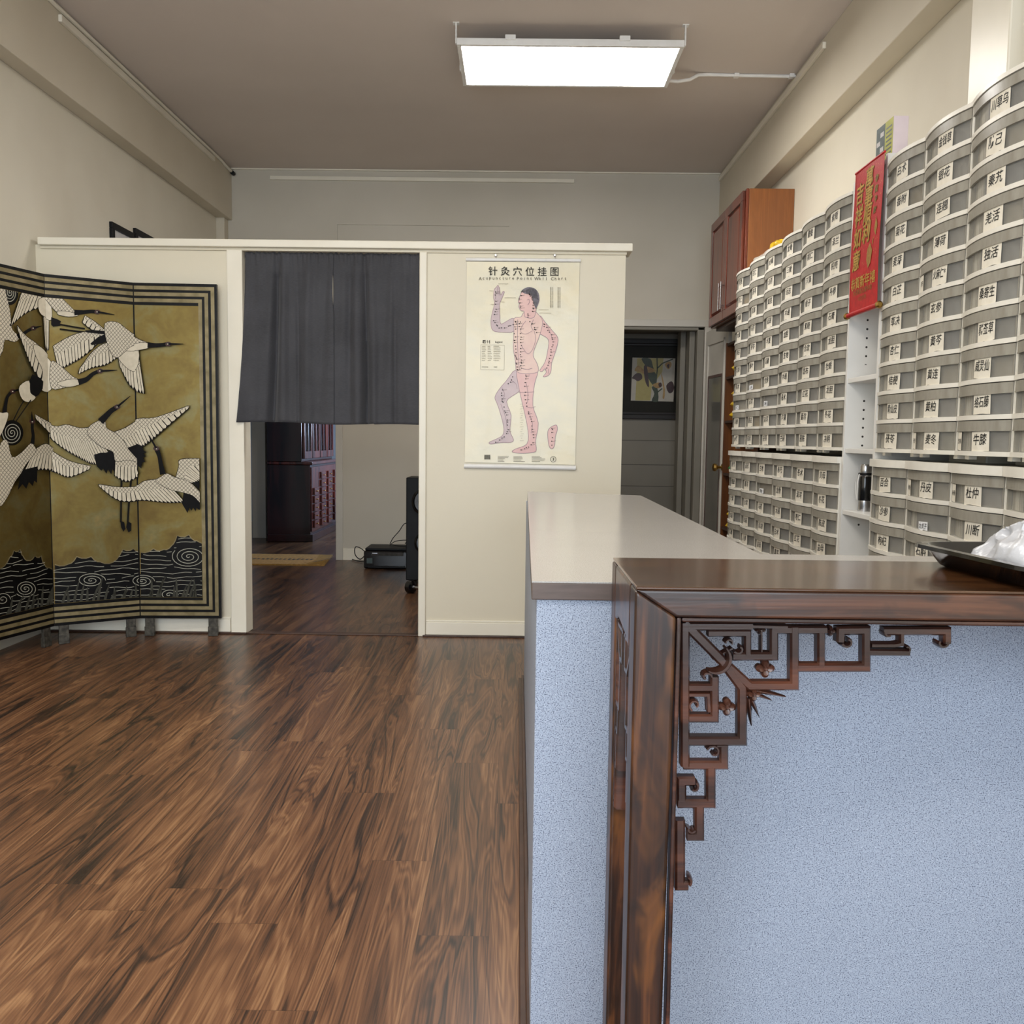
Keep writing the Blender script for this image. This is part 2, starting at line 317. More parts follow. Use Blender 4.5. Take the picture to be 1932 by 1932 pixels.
# ------------------------------------------------------------------ geometry helpers
OFF = {}
class MB:
    def __init__(s): s.v = []; s.f = []; s.mi = []
    def add(s, vs, fs, mi=0):
        b = len(s.v); s.v += [tuple(v) for v in vs]
        for f in fs: s.f.append(tuple(b+i for i in f)); s.mi.append(mi)
        return s
    def box(s, x0, x1, y0, y1, z0, z1, mi=0):
        vs = [(x0, y0, z0), (x1, y0, z0), (x1, y1, z0), (x0, y1, z0), (x0, y0, z1), (x1, y0, z1), (x1, y1, z1), (x0, y1, z1)]
        return s.add(vs, [(0, 3, 2, 1), (4, 5, 6, 7), (0, 1, 5, 4), (1, 2, 6, 5), (2, 3, 7, 6), (3, 0, 4, 7)], mi)
    def obox(s, o, ux, uy, uz, x0, x1, y0, y1, z0, z1, mi=0):
        o = Vector(o); P = lambda a, b, c: o+ux*a+uy*b+uz*c
        vs = [P(x0, y0, z0), P(x1, y0, z0), P(x1, y1, z0), P(x0, y1, z0), P(x0, y0, z1), P(x1, y0, z1), P(x1, y1, z1), P(x0, y1, z1)]
        return s.add(vs, [(0, 3, 2, 1), (4, 5, 6, 7), (0, 1, 5, 4), (1, 2, 6, 5), (2, 3, 7, 6), (3, 0, 4, 7)], mi)
    def poly(s, pts, mi=0): return s.add(pts, [tuple(range(len(pts)))], mi)
    def extr(s, pts, d, mi=0):
        n = len(pts); d = Vector(d); a = [Vector(p) for p in pts]
        s.add(a+[p+d for p in a], [tuple(range(n))[::-1], tuple(range(n, 2*n))]+[(i, (i+1) % n, n+(i+1) % n, n+i) for i in range(n)], mi)
        return s
    def tube(s, pts, r, mi=0, seg=8, caps=True):
        pts = [Vector(p) for p in pts]; rings = []; up = None
        for i, p in enumerate(pts):
            t = (pts[min(i+1, len(pts)-1)]-pts[max(i-1, 0)])
            t = t.normalized() if t.length > 1e-9 else Vector((0, 0, 1))
            if up is None or abs(up.dot(t)) > .98: up = Vector((0, 0, 1)) if abs(t.z) < .9 else Vector((1, 0, 0))
            a = t.cross(up).normalized(); b = a.cross(t).normalized(); up = b
            rr = r[i] if isinstance(r, (list, tuple)) else r
            rings.append([p+(a*math.cos(2*PI*k/seg)+b*math.sin(2*PI*k/seg))*rr for k in range(seg)])
        vs = [q for g in rings for q in g]; fs = []
        for i in range(len(pts)-1):
            for k in range(seg): fs.append((i*seg+k, i*seg+(k+1) % seg, (i+1)*seg+(k+1) % seg, (i+1)*seg+k))
        if caps: fs += [tuple(range(seg))[::-1], tuple((len(pts)-1)*seg+k for k in range(seg))]
        return s.add(vs, fs, mi)
    def lathe(s, o, prof, mi=0, seg=24, axis=Vector((0, 0, 1)), squash=1.0):
        axis = axis.normalized(); h = Vector((1, 0, 0)) if abs(axis.x) < .8 else Vector((0, 1, 0))
        a = axis.cross(h).normalized(); b = axis.cross(a); o = Vector(o)
        vs = []; fs = []
        for r, z in prof: vs += [o+axis*z+(a*math.cos(2*PI*k/seg)+b*math.sin(2*PI*k/seg)*squash)*max(r, 1e-4) for k in range(seg)]
        for i in range(len(prof)-1):
            for k in range(seg): fs.append((i*seg+k, i*seg+(k+1) % seg, (i+1)*seg+(k+1) % seg, (i+1)*seg+k))
        fs += [tuple(range(seg))[::-1], tuple((len(prof)-1)*seg+k for k in range(seg))]
        return s.add(vs, fs, mi)
    def grid(s, nu, nv, fn, mi=0):
        vs = [fn(i/nu, j/nv) for j in range(nv+1) for i in range(nu+1)]
        fs = [(j*(nu+1)+i, j*(nu+1)+i+1, (j+1)*(nu+1)+i+1, (j+1)*(nu+1)+i) for j in range(nv) for i in range(nu)]
        return s.add(vs, fs, mi)
    def stroke(s, pts, w, d, P, mi=0, closed=False, ch=.3):
        """mitred moulded bar along a 2-D path; P(u, v, h) places it, h = height over the base"""
        n = len(pts); vs = []; fs = []
        prof = [(-.5, 0), (-.5, d*(1-ch)), (-.5+ch, d), (.5-ch, d), (.5, d*(1-ch)), (.5, 0)]
        for i, p in enumerate(pts):
            p = Vector(p)
            a = Vector(pts[(i-1) % n]) if (closed or i > 0) else None
            b = Vector(pts[(i+1) % n]) if (closed or i < n-1) else None
            t1 = (p-a).normalized() if a is not None else None; t2 = (b-p).normalized() if b is not None else None
            if t1 is None: t1 = t2
            if t2 is None: t2 = t1
            t = (t1+t2); t = t.normalized() if t.length > 1e-6 else t1
            nn = Vector((-t.y, t.x)); k = 1/max(.5, nn.dot(Vector((-t1.y, t1.x))))
            ww = w[i] if isinstance(w, (list, tuple)) else w
            for q, hgt in prof:
                c = p+nn*(q*ww*k); vs.append(P(c.x, c.y, hgt))
        m = len(prof); rng = n if closed else n-1
        for i in range(rng):
            j = (i+1) % n
            for k in range(m): fs.append((i*m+k, i*m+(k+1) % m, j*m+(k+1) % m, j*m+k))
        if not closed: fs += [tuple(range(m))[::-1], tuple((n-1)*m+k for k in range(m))]
        return s.add(vs, fs, mi)
    def text(s, body, P, size, mi=0, center=True, bold=0.0, shear=0.0, maxw=None, wx=1.0):
        """P(u, v) places the flat glyphs"""
        vs, fs, w = glyphs(body, bold, shear)
        k = size
        kx = size*wx
        if maxw and w*kx > maxw: kx = maxw/w
        ox = -w*kx/2 if center else 0
        return s.add([P(ox+x*kx, y*k) for x, y in vs], fs, mi)
    def build(s, name, mats, parent=None, smooth=False, bevel=0.0, angle=40, origin=None, seg=2, kind=None):
        me = bpy.data.meshes.new(name)
        if not isinstance(mats, (list, tuple)): mats = [mats]
        o0 = Vector(origin) if origin is not None else (OFF[parent.name] if parent else Vector((0, 0, 0)))
        me.from_pydata([Vector(v)-o0 for v in s.v], [], s.f)
        for m in mats: me.materials.append(MT[m] if isinstance(m, str) else m)
        me.polygons.foreach_set('material_index', s.mi)
        if smooth:
            me.polygons.foreach_set('use_smooth', [True]*len(s.f)); me.update()
            me.set_sharp_from_angle(angle=math.radians(angle))
        me.update()
        ob = bpy.data.objects.new(name, me); COL.objects.link(ob)
        if parent: ob.parent = parent; OFF[ob.name] = OFF[parent.name]
        else: ob.location = o0; OFF[ob.name] = o0
        if bevel:
            b = ob.modifiers.new('bevel', 'BEVEL'); b.width = bevel; b.segments = seg; b.limit_method = 'ANGLE'; b.angle_limit = math.radians(40)
            b.harden_normals = False
        if kind: ob['kind'] = kind
        return ob
_G = {}
def glyphs(body, bold=0.0, shear=0.0):
    key = (body, bold, shear)
    if key not in _G:
        c = bpy.data.curves.new('glyphs', 'FONT'); c.body = body; c.size = 1; c.resolution_u = 2; c.offset = bold; c.shear = shear
        o = bpy.data.objects.new('glyphs', c); COL.objects.link(o)
        bpy.context.view_layer.update()
        dg = bpy.context.evaluated_depsgraph_get(); e = o.evaluated_get(dg); m = e.to_mesh()
        vs = [(v.co.x, v.co.y) for v in m.vertices]; fs = [tuple(p.vertices) for p in m.polygons]
        e.to_mesh_clear(); bpy.data.objects.remove(o); bpy.data.curves.remove(c)
        x0 = min(v[0] for v in vs) if vs else 0; w = (max(v[0] for v in vs)-x0) if vs else 0
        y0 = min(v[1] for v in vs) if vs else 0; y1 = max(v[1] for v in vs) if vs else 0
        _G[key] = ([(x-x0, y-(y0+y1)/2) for x, y in vs], fs, w)
    return _G[key]

def tag(o, label, cat, group=None, kind=None):
    o['label'] = label; o['category'] = cat
    if group: o['group'] = group
    if kind: o['kind'] = kind
    return o
def thing(name, label, cat, loc, group=None):
    o = bpy.data.objects.new(name, None); COL.objects.link(o); o.location = loc; o.empty_display_size = .1
    OFF[o.name] = Vector(loc)
    return tag(o, label, cat, group)
def struct(mb, name, mats, **kw): return mb.build(name, mats, kind='structure', **kw)
def dup(o, parent, name=None):
    c = o.copy(); COL.objects.link(c); c.parent = parent; OFF[c.name] = OFF[parent.name]
    return c

# ================================================================== ROOM
XL, XR, YP, YB, HC, YF = -3.035, 2.127, 5.73, 9.26, 3.94, -2.6
struct(MB().box(XL-.1, XR+.1, YF-.1, YP+.03, -.06, 0), 'floor', 'floor')
struct(MB().box(-4.1, XR+.1, YP+.03, 13.5, -.06, 0), 'floor', 'floor2')
struct(MB().box(XL-.1, XR+.1, YF-.1, YB+.1, HC, HC+.08), 'ceiling', 'ceil')
struct(MB().box(XL-.1, XL, YF-.1, YB+.1, 0, HC), 'wall_left', 'wall')
struct(MB().box(XR, XR+.1, YF-.1, YB+.1, 0, HC), 'wall_right', 'wall')
# back wall with two openings (left doorway X -2.95..-1.93, right alcove X 0.35..1.97)
b = MB()
for x0, x1, z0, z1 in ((XL, -2.82, 0, HC), (-2.82, -1.847, 2.26, HC), (-1.847, .335, 0, HC), (.335, 1.885, 2.448, HC), (1.885, XR, 0, HC)): b.box(x0, x1, YB, YB+.1, z0, z1)
struct(b, 'wall_back', 'backwall')
# shop front behind the camera: wall with a wide window opening
b = MB()
for x0, x1, z0, z1 in ((XL, -2.9, 0, HC), (1.95, XR, 0, HC), (-2.9, 1.95, 0, .35), (-2.9, 1.95, 3.3, HC)): b.box(x0, x1, YF-.1, YF, z0, z1)
struct(b, 'wall_front', 'wall')
b = MB()
for x0, x1, z0, z1 in ((-2.9, 1.95, .35, .42), (-2.9, 1.95, 3.23, 3.3), (-2.9, -2.83, .42, 3.23), (1.88, 1.95, .42, 3.23), (-.52, -.46, .42, 3.23)): b.box(x0, x1, YF-.08, YF-.02, z0, z1)
wn_ = struct(b, 'window_1', 'trim')
MB().box(-2.83, -.52, YF-.055, YF-.049, .42, 3.23).build('pane', 'pane', wn_)
MB().box(-.46, 1.88, YF-.055, YF-.049, .42, 3.23).build('pane', 'pane', wn_)
# boxed beams along both side walls, pilaster, little column, flat trims
struct(MB().box(XL, -2.909, YF, YB, 3.43, HC), 'trim_1', 'beam', bevel=.006)
struct(MB().box(1.981, XR, YF, YB, 3.43, HC), 'trim_2', 'beam', bevel=.006)
struct(MB().box(1.967, XR, 3.81, 4.14, 0, HC), 'trim_3', 'trim', bevel=.008)
struct(MB().box(1.985, XR, 3.2, 3.62, 0, HC), 'trim_4', 'trim', bevel=.008)
struct(MB().box(XL, -2.95, YB-.12, YB, 0, 3.43), 'trim_5', 'beam', bevel=.004)
b = MB(); b.box(-1.87, -.1, YB-.012, YB, 3.19, 3.21).box(-1.87, -.1, YB-.012, YB, 3.40, 3.42).box(-1.87, -1.85, YB-.012, YB, 3.21, 3.40).box(-.12, -.1, YB-.012, YB, 3.21, 3.40)
struct(b, 'trim_6', 'backwall')
struct(MB().box(XL, XR, YB-.02, YB, HC-.012, HC), 'trim_7', 'trim')
# partition
struct(MB().box(XL, -1.80, YP, YP+.11, 0, 2.45), 'wall_partition', 'part')
struct(MB().box(-.60, .655, YP, YP+.11, 0, 2.45), 'wall_partition', 'part')
b = MB(); b.box(-3.0, .692, YP-.045, YP+.155, 2.442, 2.488)
struct(b, 'trim_8', 'trim', bevel=.005)
struct(MB().box(-3.0, .66, YP-.014, YP+.12, 2.425, 2.442), 'trim_9', 'part', bevel=.003)
struct(MB().box(-1.835, -1.737, YP-.018, YP+.13, .0, 2.43), 'trim_10', 'trim', bevel=.006)
struct(MB().box(-.63, -.583, YP-.018, YP+.13, .0, 2.43), 'trim_11', 'trim', bevel=.006)
struct(MB().box(-.58, .66, YP-.016, YP, .012, .095).box(-.58, .66, YP-.01, YP, .095, .108), 'baseboard_partition', 'trim', bevel=.004)
struct(MB().box(XL, -1.84, YP-.016, YP, .012, .095).box(XL, -1.84, YP-.01, YP, .095, .108), 'baseboard_partition', 'trim', bevel=.004)
struct(MB().box(-.6, .66, YP-.024, YP, 0, .012).box(XL, -1.735, YP-.026, YP, 0, .012), 'trim_12', 'baseb', bevel=.003)
struct(MB().box(-1.737, -.63, YP-.01, YP+.05, 0, .008), 'trim_13', 'baseb', bevel=.003)
# casings of the two openings in the back wall
struct(MB().box(-1.872, -1.80, YB-.02, YB+.12, 0, 2.32).box(-2.87, -2.80, YB-.02, YB+.12, 0, 2.32).box(-2.80, -1.872, YB-.02, YB+.12, 2.25, 2.32), 'trim_14', 'gdoor', bevel=.004)
struct(MB().box(.29, 1.943, YB-.025, YB, 2.424, 2.495).box(1.871, 1.943, YB-.025, YB, 0, 2.424), 'trim_15', 'gdoor', bevel=.006)
struct(MB().box(1.80, 1.871, YB-.01, YB+.10, 0, 2.424).box(1.742, 1.80, YB+.10, YB+.29, 0, 2.424).box(1.684, 1.742, YB+.29, YB+.48, 0, 2.424).box(.335, 1.871, YB-.01, YB+.1, 2.39, 2.424), 'trim_16', 'alcove', bevel=.008)
struct(MB().box(-1.80, .29, YB-.016, YB, 0, .12), 'baseboard_back', 'trim', bevel=.004)
# alcove behind the right opening
YA = 10.1
b = MB(); b.box(.235, 1.96, YA, YA+.08, 0, 2.55).box(.235, .335, YB+.1, YA, 0, 2.55).box(1.866, 1.96, YB+.1, YA, 0, 2.55).box(.235, 1.96, YB+.1, YA+.08, 2.448, 2.55)
for z in (1.27, 1.0, .76): b.box(.335, 1.866, YA-.0015, YA, z, z+.007, 1)
struct(b, 'wall_alcove', ['alcove', 'alcove_line'])
# room beyond the left doorway
b = MB(); b.box(-4.05, -4.0, YB+.1, 13.4, 0, 2.7).box(-4.0, -.6, 13.35, 13.4, 0, 2.7).box(-.62, -.57, YB+.1, 13.4, 0, 2.7).box(-4.05, -3.135, YB+.05, YB+.1, 0, 2.7)
struct(b, 'wall_beyond', 'greywall')
struct(MB().box(-4.1, -.5, YB+.1, 13.5, 2.7, 2.75), 'ceiling', 'ceil')
struct(MB().box(-3.3, -3.13, 11.15, 11.45, 0, 2.7), 'trim_17', 'backwall', bevel=.004)
# open door at the alcove, standing against the right wall
ax = Vector((.058, -.742, 0)).normalized(); ay = Vector((ax.y, -ax.x, 0)); az = Vector((0, 0, 1)); o = Vector((1.884, 9.235, 0))
d = MB(); L = .74
d.obox(o, ax, ay, az, 0, L, -.035, 0, .02, 2.37)
dn = struct(d, 'door_1', ['gdoor'], origin=(1.884, 9.235, 0), bevel=.003)
# ay points away from the room side if x>0; panel mouldings sit on the room side
side = 1 if ay.x < 0 else -1
def dface(x0, x1, z0, z1, t, mi): pass
m = MB()
def yr(a, bb): return (a, bb) if side > 0 else (-.035-bb, -.035-a)
y0, y1 = yr(0, .012)
for x0, x1, z0, z1 in ((.09, .115, .2, 2.25), (L-.115, L-.09, .2, 2.25), (.09, L-.09, .2, .225), (.09, L-.09, 2.225, 2.25)): m.obox(o, ax, ay, az, x0, x1, y0, y1, z0, z1)
m.build('moulding', 'gdoor', dn)
y0, y1 = yr(0, .004)
MB().obox(o, ax, ay, az, .16, L-.16, y0, y1, .3, 1.895).build('panel', 'doorglass', dn)
m = MB(); y0, y1 = yr(0, .008)
for x0, x1, z0, z1 in ((.135, .16, .275, 1.92), (L-.16, L-.135, .275, 1.92), (.16, L-.16, .275, .3), (.16, L-.16, 1.895, 1.92)): m.obox(o, ax, ay, az, x0, x1, y0, y1, z0, z1)
m.build('moulding', 'dullmould', dn)
k = o+ax*(L-.06)+az*1.03+(ay*0 if side > 0 else ay*-.035)
kd = ay*side
MB().lathe(k, [(.034, 0), (.034, .006), (.014, .012), (.014, .045), (.028, .055), (.038, .072), (.034, .09), (.014, .098)], 0, 16, kd).build('knob', 'brass', dn, smooth=True)

# ================================================================== LIGHTS
def area(name, loc, rot, sx, sy, power, color):
    l = bpy.data.lights.new(name, 'AREA'); l.shape = 'RECTANGLE'; l.size = sx; l.size_y = sy; l.energy = power; l.color = color
    o = bpy.data.objects.new(name, l); COL.objects.link(o); o.location = loc; o.rotation_euler = rot; return o
area('shop_window_daylight', (-.5, YF-.12, 1.85), (PI/2, 0, 0), 4.7, 2.8, 210, (.80, .90, 1.0))
area('far_room_window_light', (-.72, 12.0, 1.5), (0, PI/2*.72, 0), 1.6, 1.3, 125, (.62, .78, 1.0))
area('added_overhead_fill', (-1.0, 2.2, 3.86), (0, 0, 0), 1.5, .7, 60, (1.0, .95, .87))  # added fill light without a fixture, brightens the partition and near room
area('added_overhead_fill', (-.6, -1.2, 3.86), (0, 0, 0), 1.5, .7, 65, (1.0, .95, .87))  # second added fill, unseen behind the camera
w = bpy.data.worlds.new('sky'); SC.world = w; w.use_nodes = True
bg = w.node_tree.nodes['Background']; bg.inputs[0].default_value = (.62, .78, 1.0, 1); bg.inputs[1].default_value = .8
SC.view_settings.view_transform = 'Standard'; SC.view_settings.look = 'None'; SC.view_settings.exposure = 0.35
SC.cycles.use_denoising = True
SC.cycles.max_bounces = 8; SC.cycles.transparent_max_bounces = 10
SC.cycles.sample_clamp_indirect = 6.0

# ceiling light fixture
T = thing('ceiling_light', 'large flat rectangular ceiling light fixture, lit bright white', 'ceiling light', (.306, 6.364, 3.816))
x0, x1, y0, y1, zl = -.429, 1.035, 6.02, 6.709, 3.80
MB().box(x0+.027, x1-.027, y0+.027, y1-.027, zl+.005, zl+.014).build('diffuser', 'lightpanel', T)
f = MB(); f.box(x0, x1, y0, y0+.028, zl, zl+.043).box(x0, x1, y1-.028, y1, zl, zl+.043).box(x0, x0+.028, y0+.028, y1-.028, zl, zl+.043).box(x1-.028, x1, y0+.028, y1-.028, zl, zl+.043).box(x0+.028, x1-.028, y0+.028, y1-.028, zl+.03, zl+.04)
f.build('frame', 'white', T, bevel=.003)
for cx in (x0+.345, x0+1.08): MB().box(cx-.034, cx+.034, y0-.012, y0+.02, zl+.03, zl+.062).build('clip', 'white', T, bevel=.003)
for cx, cy in ((x0-.006, y0+.02), (x1+.006, y0+.02), (x0-.006, y1-.24), (x1+.006, y1-.24)):
    m = MB(); m.box(cx-.004, cx+.004, cy-.014, cy+.014, zl+.01, HC).box(cx-.02, cx+.02, cy-.02, cy+.02, HC-.004, HC)
    for q in range(3): m.lathe((cx, cy, zl+.04+q*.028), [(.006, -.006), (.006, .006)], 0, 8, Vector((1, 0, 0)))
    m.build('bracket', 'white', T)
# cable from the fixture to the right hand wall
pts = [(1.015, 6.67, 3.84), (1.11, 6.70, 3.845), (1.20, 6.73, 3.87), (1.265, 6.765, 3.915), (1.34, 6.785, 3.927), (1.63, 6.795, 3.927), (1.98, 6.80, 3.927)]
m = MB(); m.tube(pts, .012, 0, 8)
c = m.build('power_cable', 'white', smooth=True, origin=(1.5, 6.78, 3.9)); tag(c, 'white power cable running from the ceiling light to the right wall', 'cable')
for xx in (1.55, 1.95): MB().box(xx-.018, xx+.018, 6.775, 6.82, HC-.026, HC).build('cable_clip', 'white', c, bevel=.003)
def raceway(name, bx, label):
    m = MB().box(*bx); o = m.build(name, 'trim', bevel=.004, origin=((bx[0]+bx[1])/2, (bx[2]+bx[3])/2, bx[4])); return tag(o, label, 'cable raceway')
raceway('cable_raceway', (-2.909, -2.885, 5.84, 8.7, 3.84, 3.884), 'long cream cable raceway under the ceiling along the left beam')
raceway('cable_raceway', (1.957, 1.981, 6.14, 9.2, 3.85, 3.893), 'cream cable raceway under the ceiling along the right beam')
raceway('cable_raceway', (-2.52, .526, YB-.025, YB, 3.83, 3.868), 'pale cable raceway high on the grey back wall')
m = MB(); m.tube([(-2.897, -2.0, 3.915), (-2.897, 8.9, 3.915), (-2.898, 9.09, 3.90), (-2.889, 9.2, 3.89)], .014, 0, 8).lathe((-2.88, 9.18, 3.88), [(.0, 0), (.02, .0), (.02, .05), (0, .05)], 1, 10, Vector((0, 1, 0)))
tag(m.build('wall_cable', ['trim', 'black'], smooth=True, origin=(-2.897, 4, 3.9)), 'thin cream cable along the left beam ending in a black plug at the back corner', 'cable')

# framed certificates on the left wall, behind the partition
def wallframe(y0, y1, z0, z1, label):
    T = thing('picture_frame', label, 'picture frame', (XL, (y0+y1)/2, z0)); f = .045
    m = MB()
    for a, bb, c, d_ in ((y0, y1, z1-f, z1), (y0, y1, z0, z0+f), (y0, y0+f, z0+f, z1-f), (y1-f, y1, z0+f, z1-f)): m.box(XL, XL+.025, a, bb, c, d_)
    m.build('frame', 'black', T, bevel=.003)
    MB().box(XL, XL+.01, y0+f, y1-f, z0+f, z1-f).build('print', 'certpaper', T)
wallframe(6.766, 7.149, 2.31, 2.835, 'black framed certificate on the left wall, the nearer and lower of two above the partition')
wallframe(7.18, 7.58, 2.35, 2.883, 'black framed certificate on the left wall, farther of the two above the partition')

# ================================================================== COUNTER
ZC = 1.0
T = thing('counter_base', 'blue grey speckled laminate L-shaped counter body behind the carved table', 'counter', (.3, 2.6, 0))
MB().box(.04, 1.62, 1.772, 2.2, 0, .963).build('front_panel', 'lam_front', T, bevel=.003)
MB().box(.045, .585, 2.2, 4.6, 0, .963).build('long_wing', 'lam_front', T, bevel=.003)
MB().box(.018, .045, 1.80, 4.62, 0, .035).box(.032, .045, 1.80, 4.62, .035, .05).build('base_trim', 'baseb', T, bevel=.003)
top = [(.03, 1.758), (1.64, 1.758), (1.64, 2.235), (.607, 2.235), (.622, 4.55), (.052, 4.78)]
T = thing('countertop', 'pale grey laminate countertop, L-shaped, with a brown front edge', 'countertop', (.3, 2.6, .963))
MB().extr([(x, y, ZC-.003) for x, y in top], (0, 0, .003)).build('laminate', 'lam_top', T)
MB().extr([(x, y, .963) for x, y in top], (0, 0, .0338)).build('edge_band', 'brownedge', T, bevel=.002)

# ================================================================== CARVED TABLE
ZT, TF, TB, TX0, TX1 = 1.05, 1.402, 1.752, .187, 1.36
LW, RH = .066, .048
T = thing('altar_table', 'dark carved wooden side table with pierced fretwork corner brackets, in front of the counter', 'table', ((TX0+TX1)/2, (TF+TB)/2, 0))
MB().box(TX0+.0015, TX1-.0015, TF+.0015, TB, ZT-.0048, ZT).build('table_top', 'tw_top', T, bevel=.0015)
def rail(name, pts, d, mat): return MB().extr(pts, d).build(name, mat, T, bevel=.006 if name != 'rail' else .004, seg=3)
zb = ZT-.005
# front rail mitred into the legs
rail('rail', [(TX0, TF, zb+.0), (TX0+LW, TF, ZT-RH), (TX1-LW, TF, ZT-RH), (TX1, TF, zb)], (0, .05, 0), 'tw_x')
rail('rail', [(TX0, TB, zb), (TX0+LW, TB, ZT-RH), (TX1-LW, TB, ZT-RH), (TX1, TB, zb)], (0, -.05, 0), 'tw_x')
for sx, X in ((1, TX0), (-1, TX1)):
    rail('end_rail', [(X, TF+LW, zb), (X, TF+LW, .93), (X, TF+LW+.05, .945), (X, TB-LW-.05, .955), (X, TB-LW, .94), (X, TB-LW, zb)], (sx*.03, 0, 0), 'tw_x')
    for Y, sy in ((TF, 1), (TB, -1)):
        rail('leg', [(X, Y, 0), (X+sx*(LW-.008), Y, 0), (X+sx*LW, Y, ZT-RH), (X, Y, zb)], (0, sy*LW, 0), 'tw_z')
# inner bead on the front
for X, sx in ((TX0, 1), (TX1, -1)):
    xa = X+sx*(LW+.001); xb = X+sx*(LW+.008)
    MB().box(min(xa, xb), max(xa, xb), TF+.003, TF+.03, .0, ZT-RH-.001).build('bead', 'tw_carve', T, bevel=.0025)
MB().box(TX0+LW+.009, TX1-LW-.009, TF+.003, TF+.03, ZT-RH-.008, ZT-RH-.001).build('bead', 'tw_carve', T, bevel=.0025)

def A(X, Y): return (1130+X/2.409, 1030+Y/2.409)
YBK = TF+.010
def AP(X, Y):
    p = onY(*A(X, Y), YBK); return (p.x, p.z)
def curl(cx, cy, r0, r1, a0, a1, n=9):
    out = []
    for i in range(n):
        t = i/(n-1); r = r0+(r1-r0)*t; a = math.radians(a0+(a1-a0)*t)
        out.append((cx+r*math.cos(a), cy+r*math.sin(a)))
    return out
BARS = [ # (points, width in the same units)
 ([(394, 352), (394, 1006)], 38), ([(388, 368), (700, 368)], 36), ([(392, 352), (560, 522)], 44), ([(560, 522), (655, 650), (655, 892), (388, 892)], 40),
 ([(560, 522), (690, 640), (893, 640), (893, 372)], 38), ([(500, 400), (600, 400), (680, 400), (680, 500)], 30), ([(690, 368), (860, 372)], 18),
 ([(612, 506), (800, 506), (800, 380)], 36), ([(790, 386), (1040, 386)], 34), ([(1016, 386), (1016, 556)], 34),
 ([(905, 558), (1222, 558), (1222, 388), (1106, 390), (1104, 440)], 36), ([(1230, 488), (1418, 490)], 28), ([(1245, 456), (1350, 456), (1384, 450), (1384, 404)], 20),
 ([(1300, 392), (1592, 392), (1592, 448)], 34), ([(400, 650), (534, 650)], 34), ([(530, 600), (530, 790), (392, 790)], 36), ([(410, 682), (500, 682), (505, 760)], 18),
 ([(388, 1004), (572, 1004), (572, 915)], 38), ([(540, 912), (590, 912)], 20), ([(513, 1010), (513, 1180), (362, 1180)], 40), ([(380, 1190), (380, 1078), (440, 1078)], 40),
 ([(461, 1190), (461, 1330), (405, 1330)], 40), ([(373, 1256), (373, 1556), (410, 1556)], 42), ([(520, 520), (612, 470)], 10), ([(745, 385), (745, 500)], 8),
]
CURLS = [(640, 470, 26, 8, 150, -60, 15), (1135, 438, 28, 9, 160, -80, 16), (1565, 440, 30, 10, 0, 200, 16), (1405, 470, 16, 6, 60, -120, 13), (1325, 400, 22, 9, 200, 60, 14),
         (492, 600, 24, 9, 0, -240, 14), (440, 728, 30, 8, 120, 420, 13), (525, 942, 34, 10, 200, 480, 15), (432, 1104, 26, 9, -60, 120, 16), (420, 1290, 22, 9, 20, 190, 16),
         (400, 1525, 28, 14, 60, -60, 17), (600, 445, 22, 6, 180, 400, 10)]
def bracket(mirror):
    m = MB()
    def P(u, v, h):
        x = u if not mirror else TX0+TX1-u
        return (x, YBK+.022-h, v)
    sc = 1/2.409*YBK/F
    for i, (pts, w) in enumerate(BARS): m.stroke([AP(*p) for p in pts], w*sc*1.12, .022-.00022*i, P, ch=.2)
    for cx, cy, r0, r1, a0, a1, w in CURLS: m.stroke([AP(*p) for p in curl(cx, cy, r0, r1, a0, a1)], w*sc*1.1, .020, P, ch=.26)
    def P2(u, v, h): return P(u, v, h+.006)
    m.stroke([AP(*p) for p in curl(528, 508, 66, 66, -45, 120, 12)], [w*sc for w in (10, 18, 24, 27, 29, 30, 30, 29, 27, 24, 18, 10)], .024, P2, ch=.3)   # crescent tied round the diagonal
    for fx, fy, r in ((765, 565, 44), (590, 742, 42), (742, 388, 26), (1062, 394, 26), (712, 682, 36)):     # four-petal flowers
        cx, cz = AP(fx, fy); rr = r*sc
        n = 40; ring = [(cx+rr*(.52+.48*abs(math.cos(2*a))**.8)*math.cos(a), cz+rr*(.52+.48*abs(math.cos(2*a))**.8)*math.sin(a)) for a in [2*PI*i/n for i in range(n)]]
        inner = [(cx+(x-cx)*.7, cz+(z-cz)*.7) for x, z in ring]
        vs = [P(x, z, .0) for x, z in ring]+[P(x, z, .011) for x, z in ring]+[P(x, z, .016) for x, z in inner]+[P(cx, cz, .011)]
        fs = []
        for i in range(n):
            j = (i+1) % n; fs += [(i, j, n+j, n+i), (n+i, n+j, 2*n+j, 2*n+i), (2*n+i, 2*n+j, 3*n)]
        m.add(vs, fs); c3 = P(cx, cz, .010)
        m.lathe(c3, [(rr*.26, 0), (rr*.24, .005), (rr*.12, .008)], 0, 10, Vector((0, -1, 0)))
    for a, tip, w in (((690, 660), (862, 696), 20), ((690, 672), (796, 712), 18), ((700, 700), (740, 792), 18), ((690, 705), (703, 830), 20)):
        p, q = Vector(AP(*a)), Vector(AP(*tip)); m.stroke([p, p.lerp(q, .45), p.lerp(q, .995)], [w*sc, w*sc*1.1, w*sc*.06], .012, P, ch=.4)
    return m.build('corner_bracket', 'tw_carve', T, smooth=True, angle=24)
bracket(False); bracket(True)
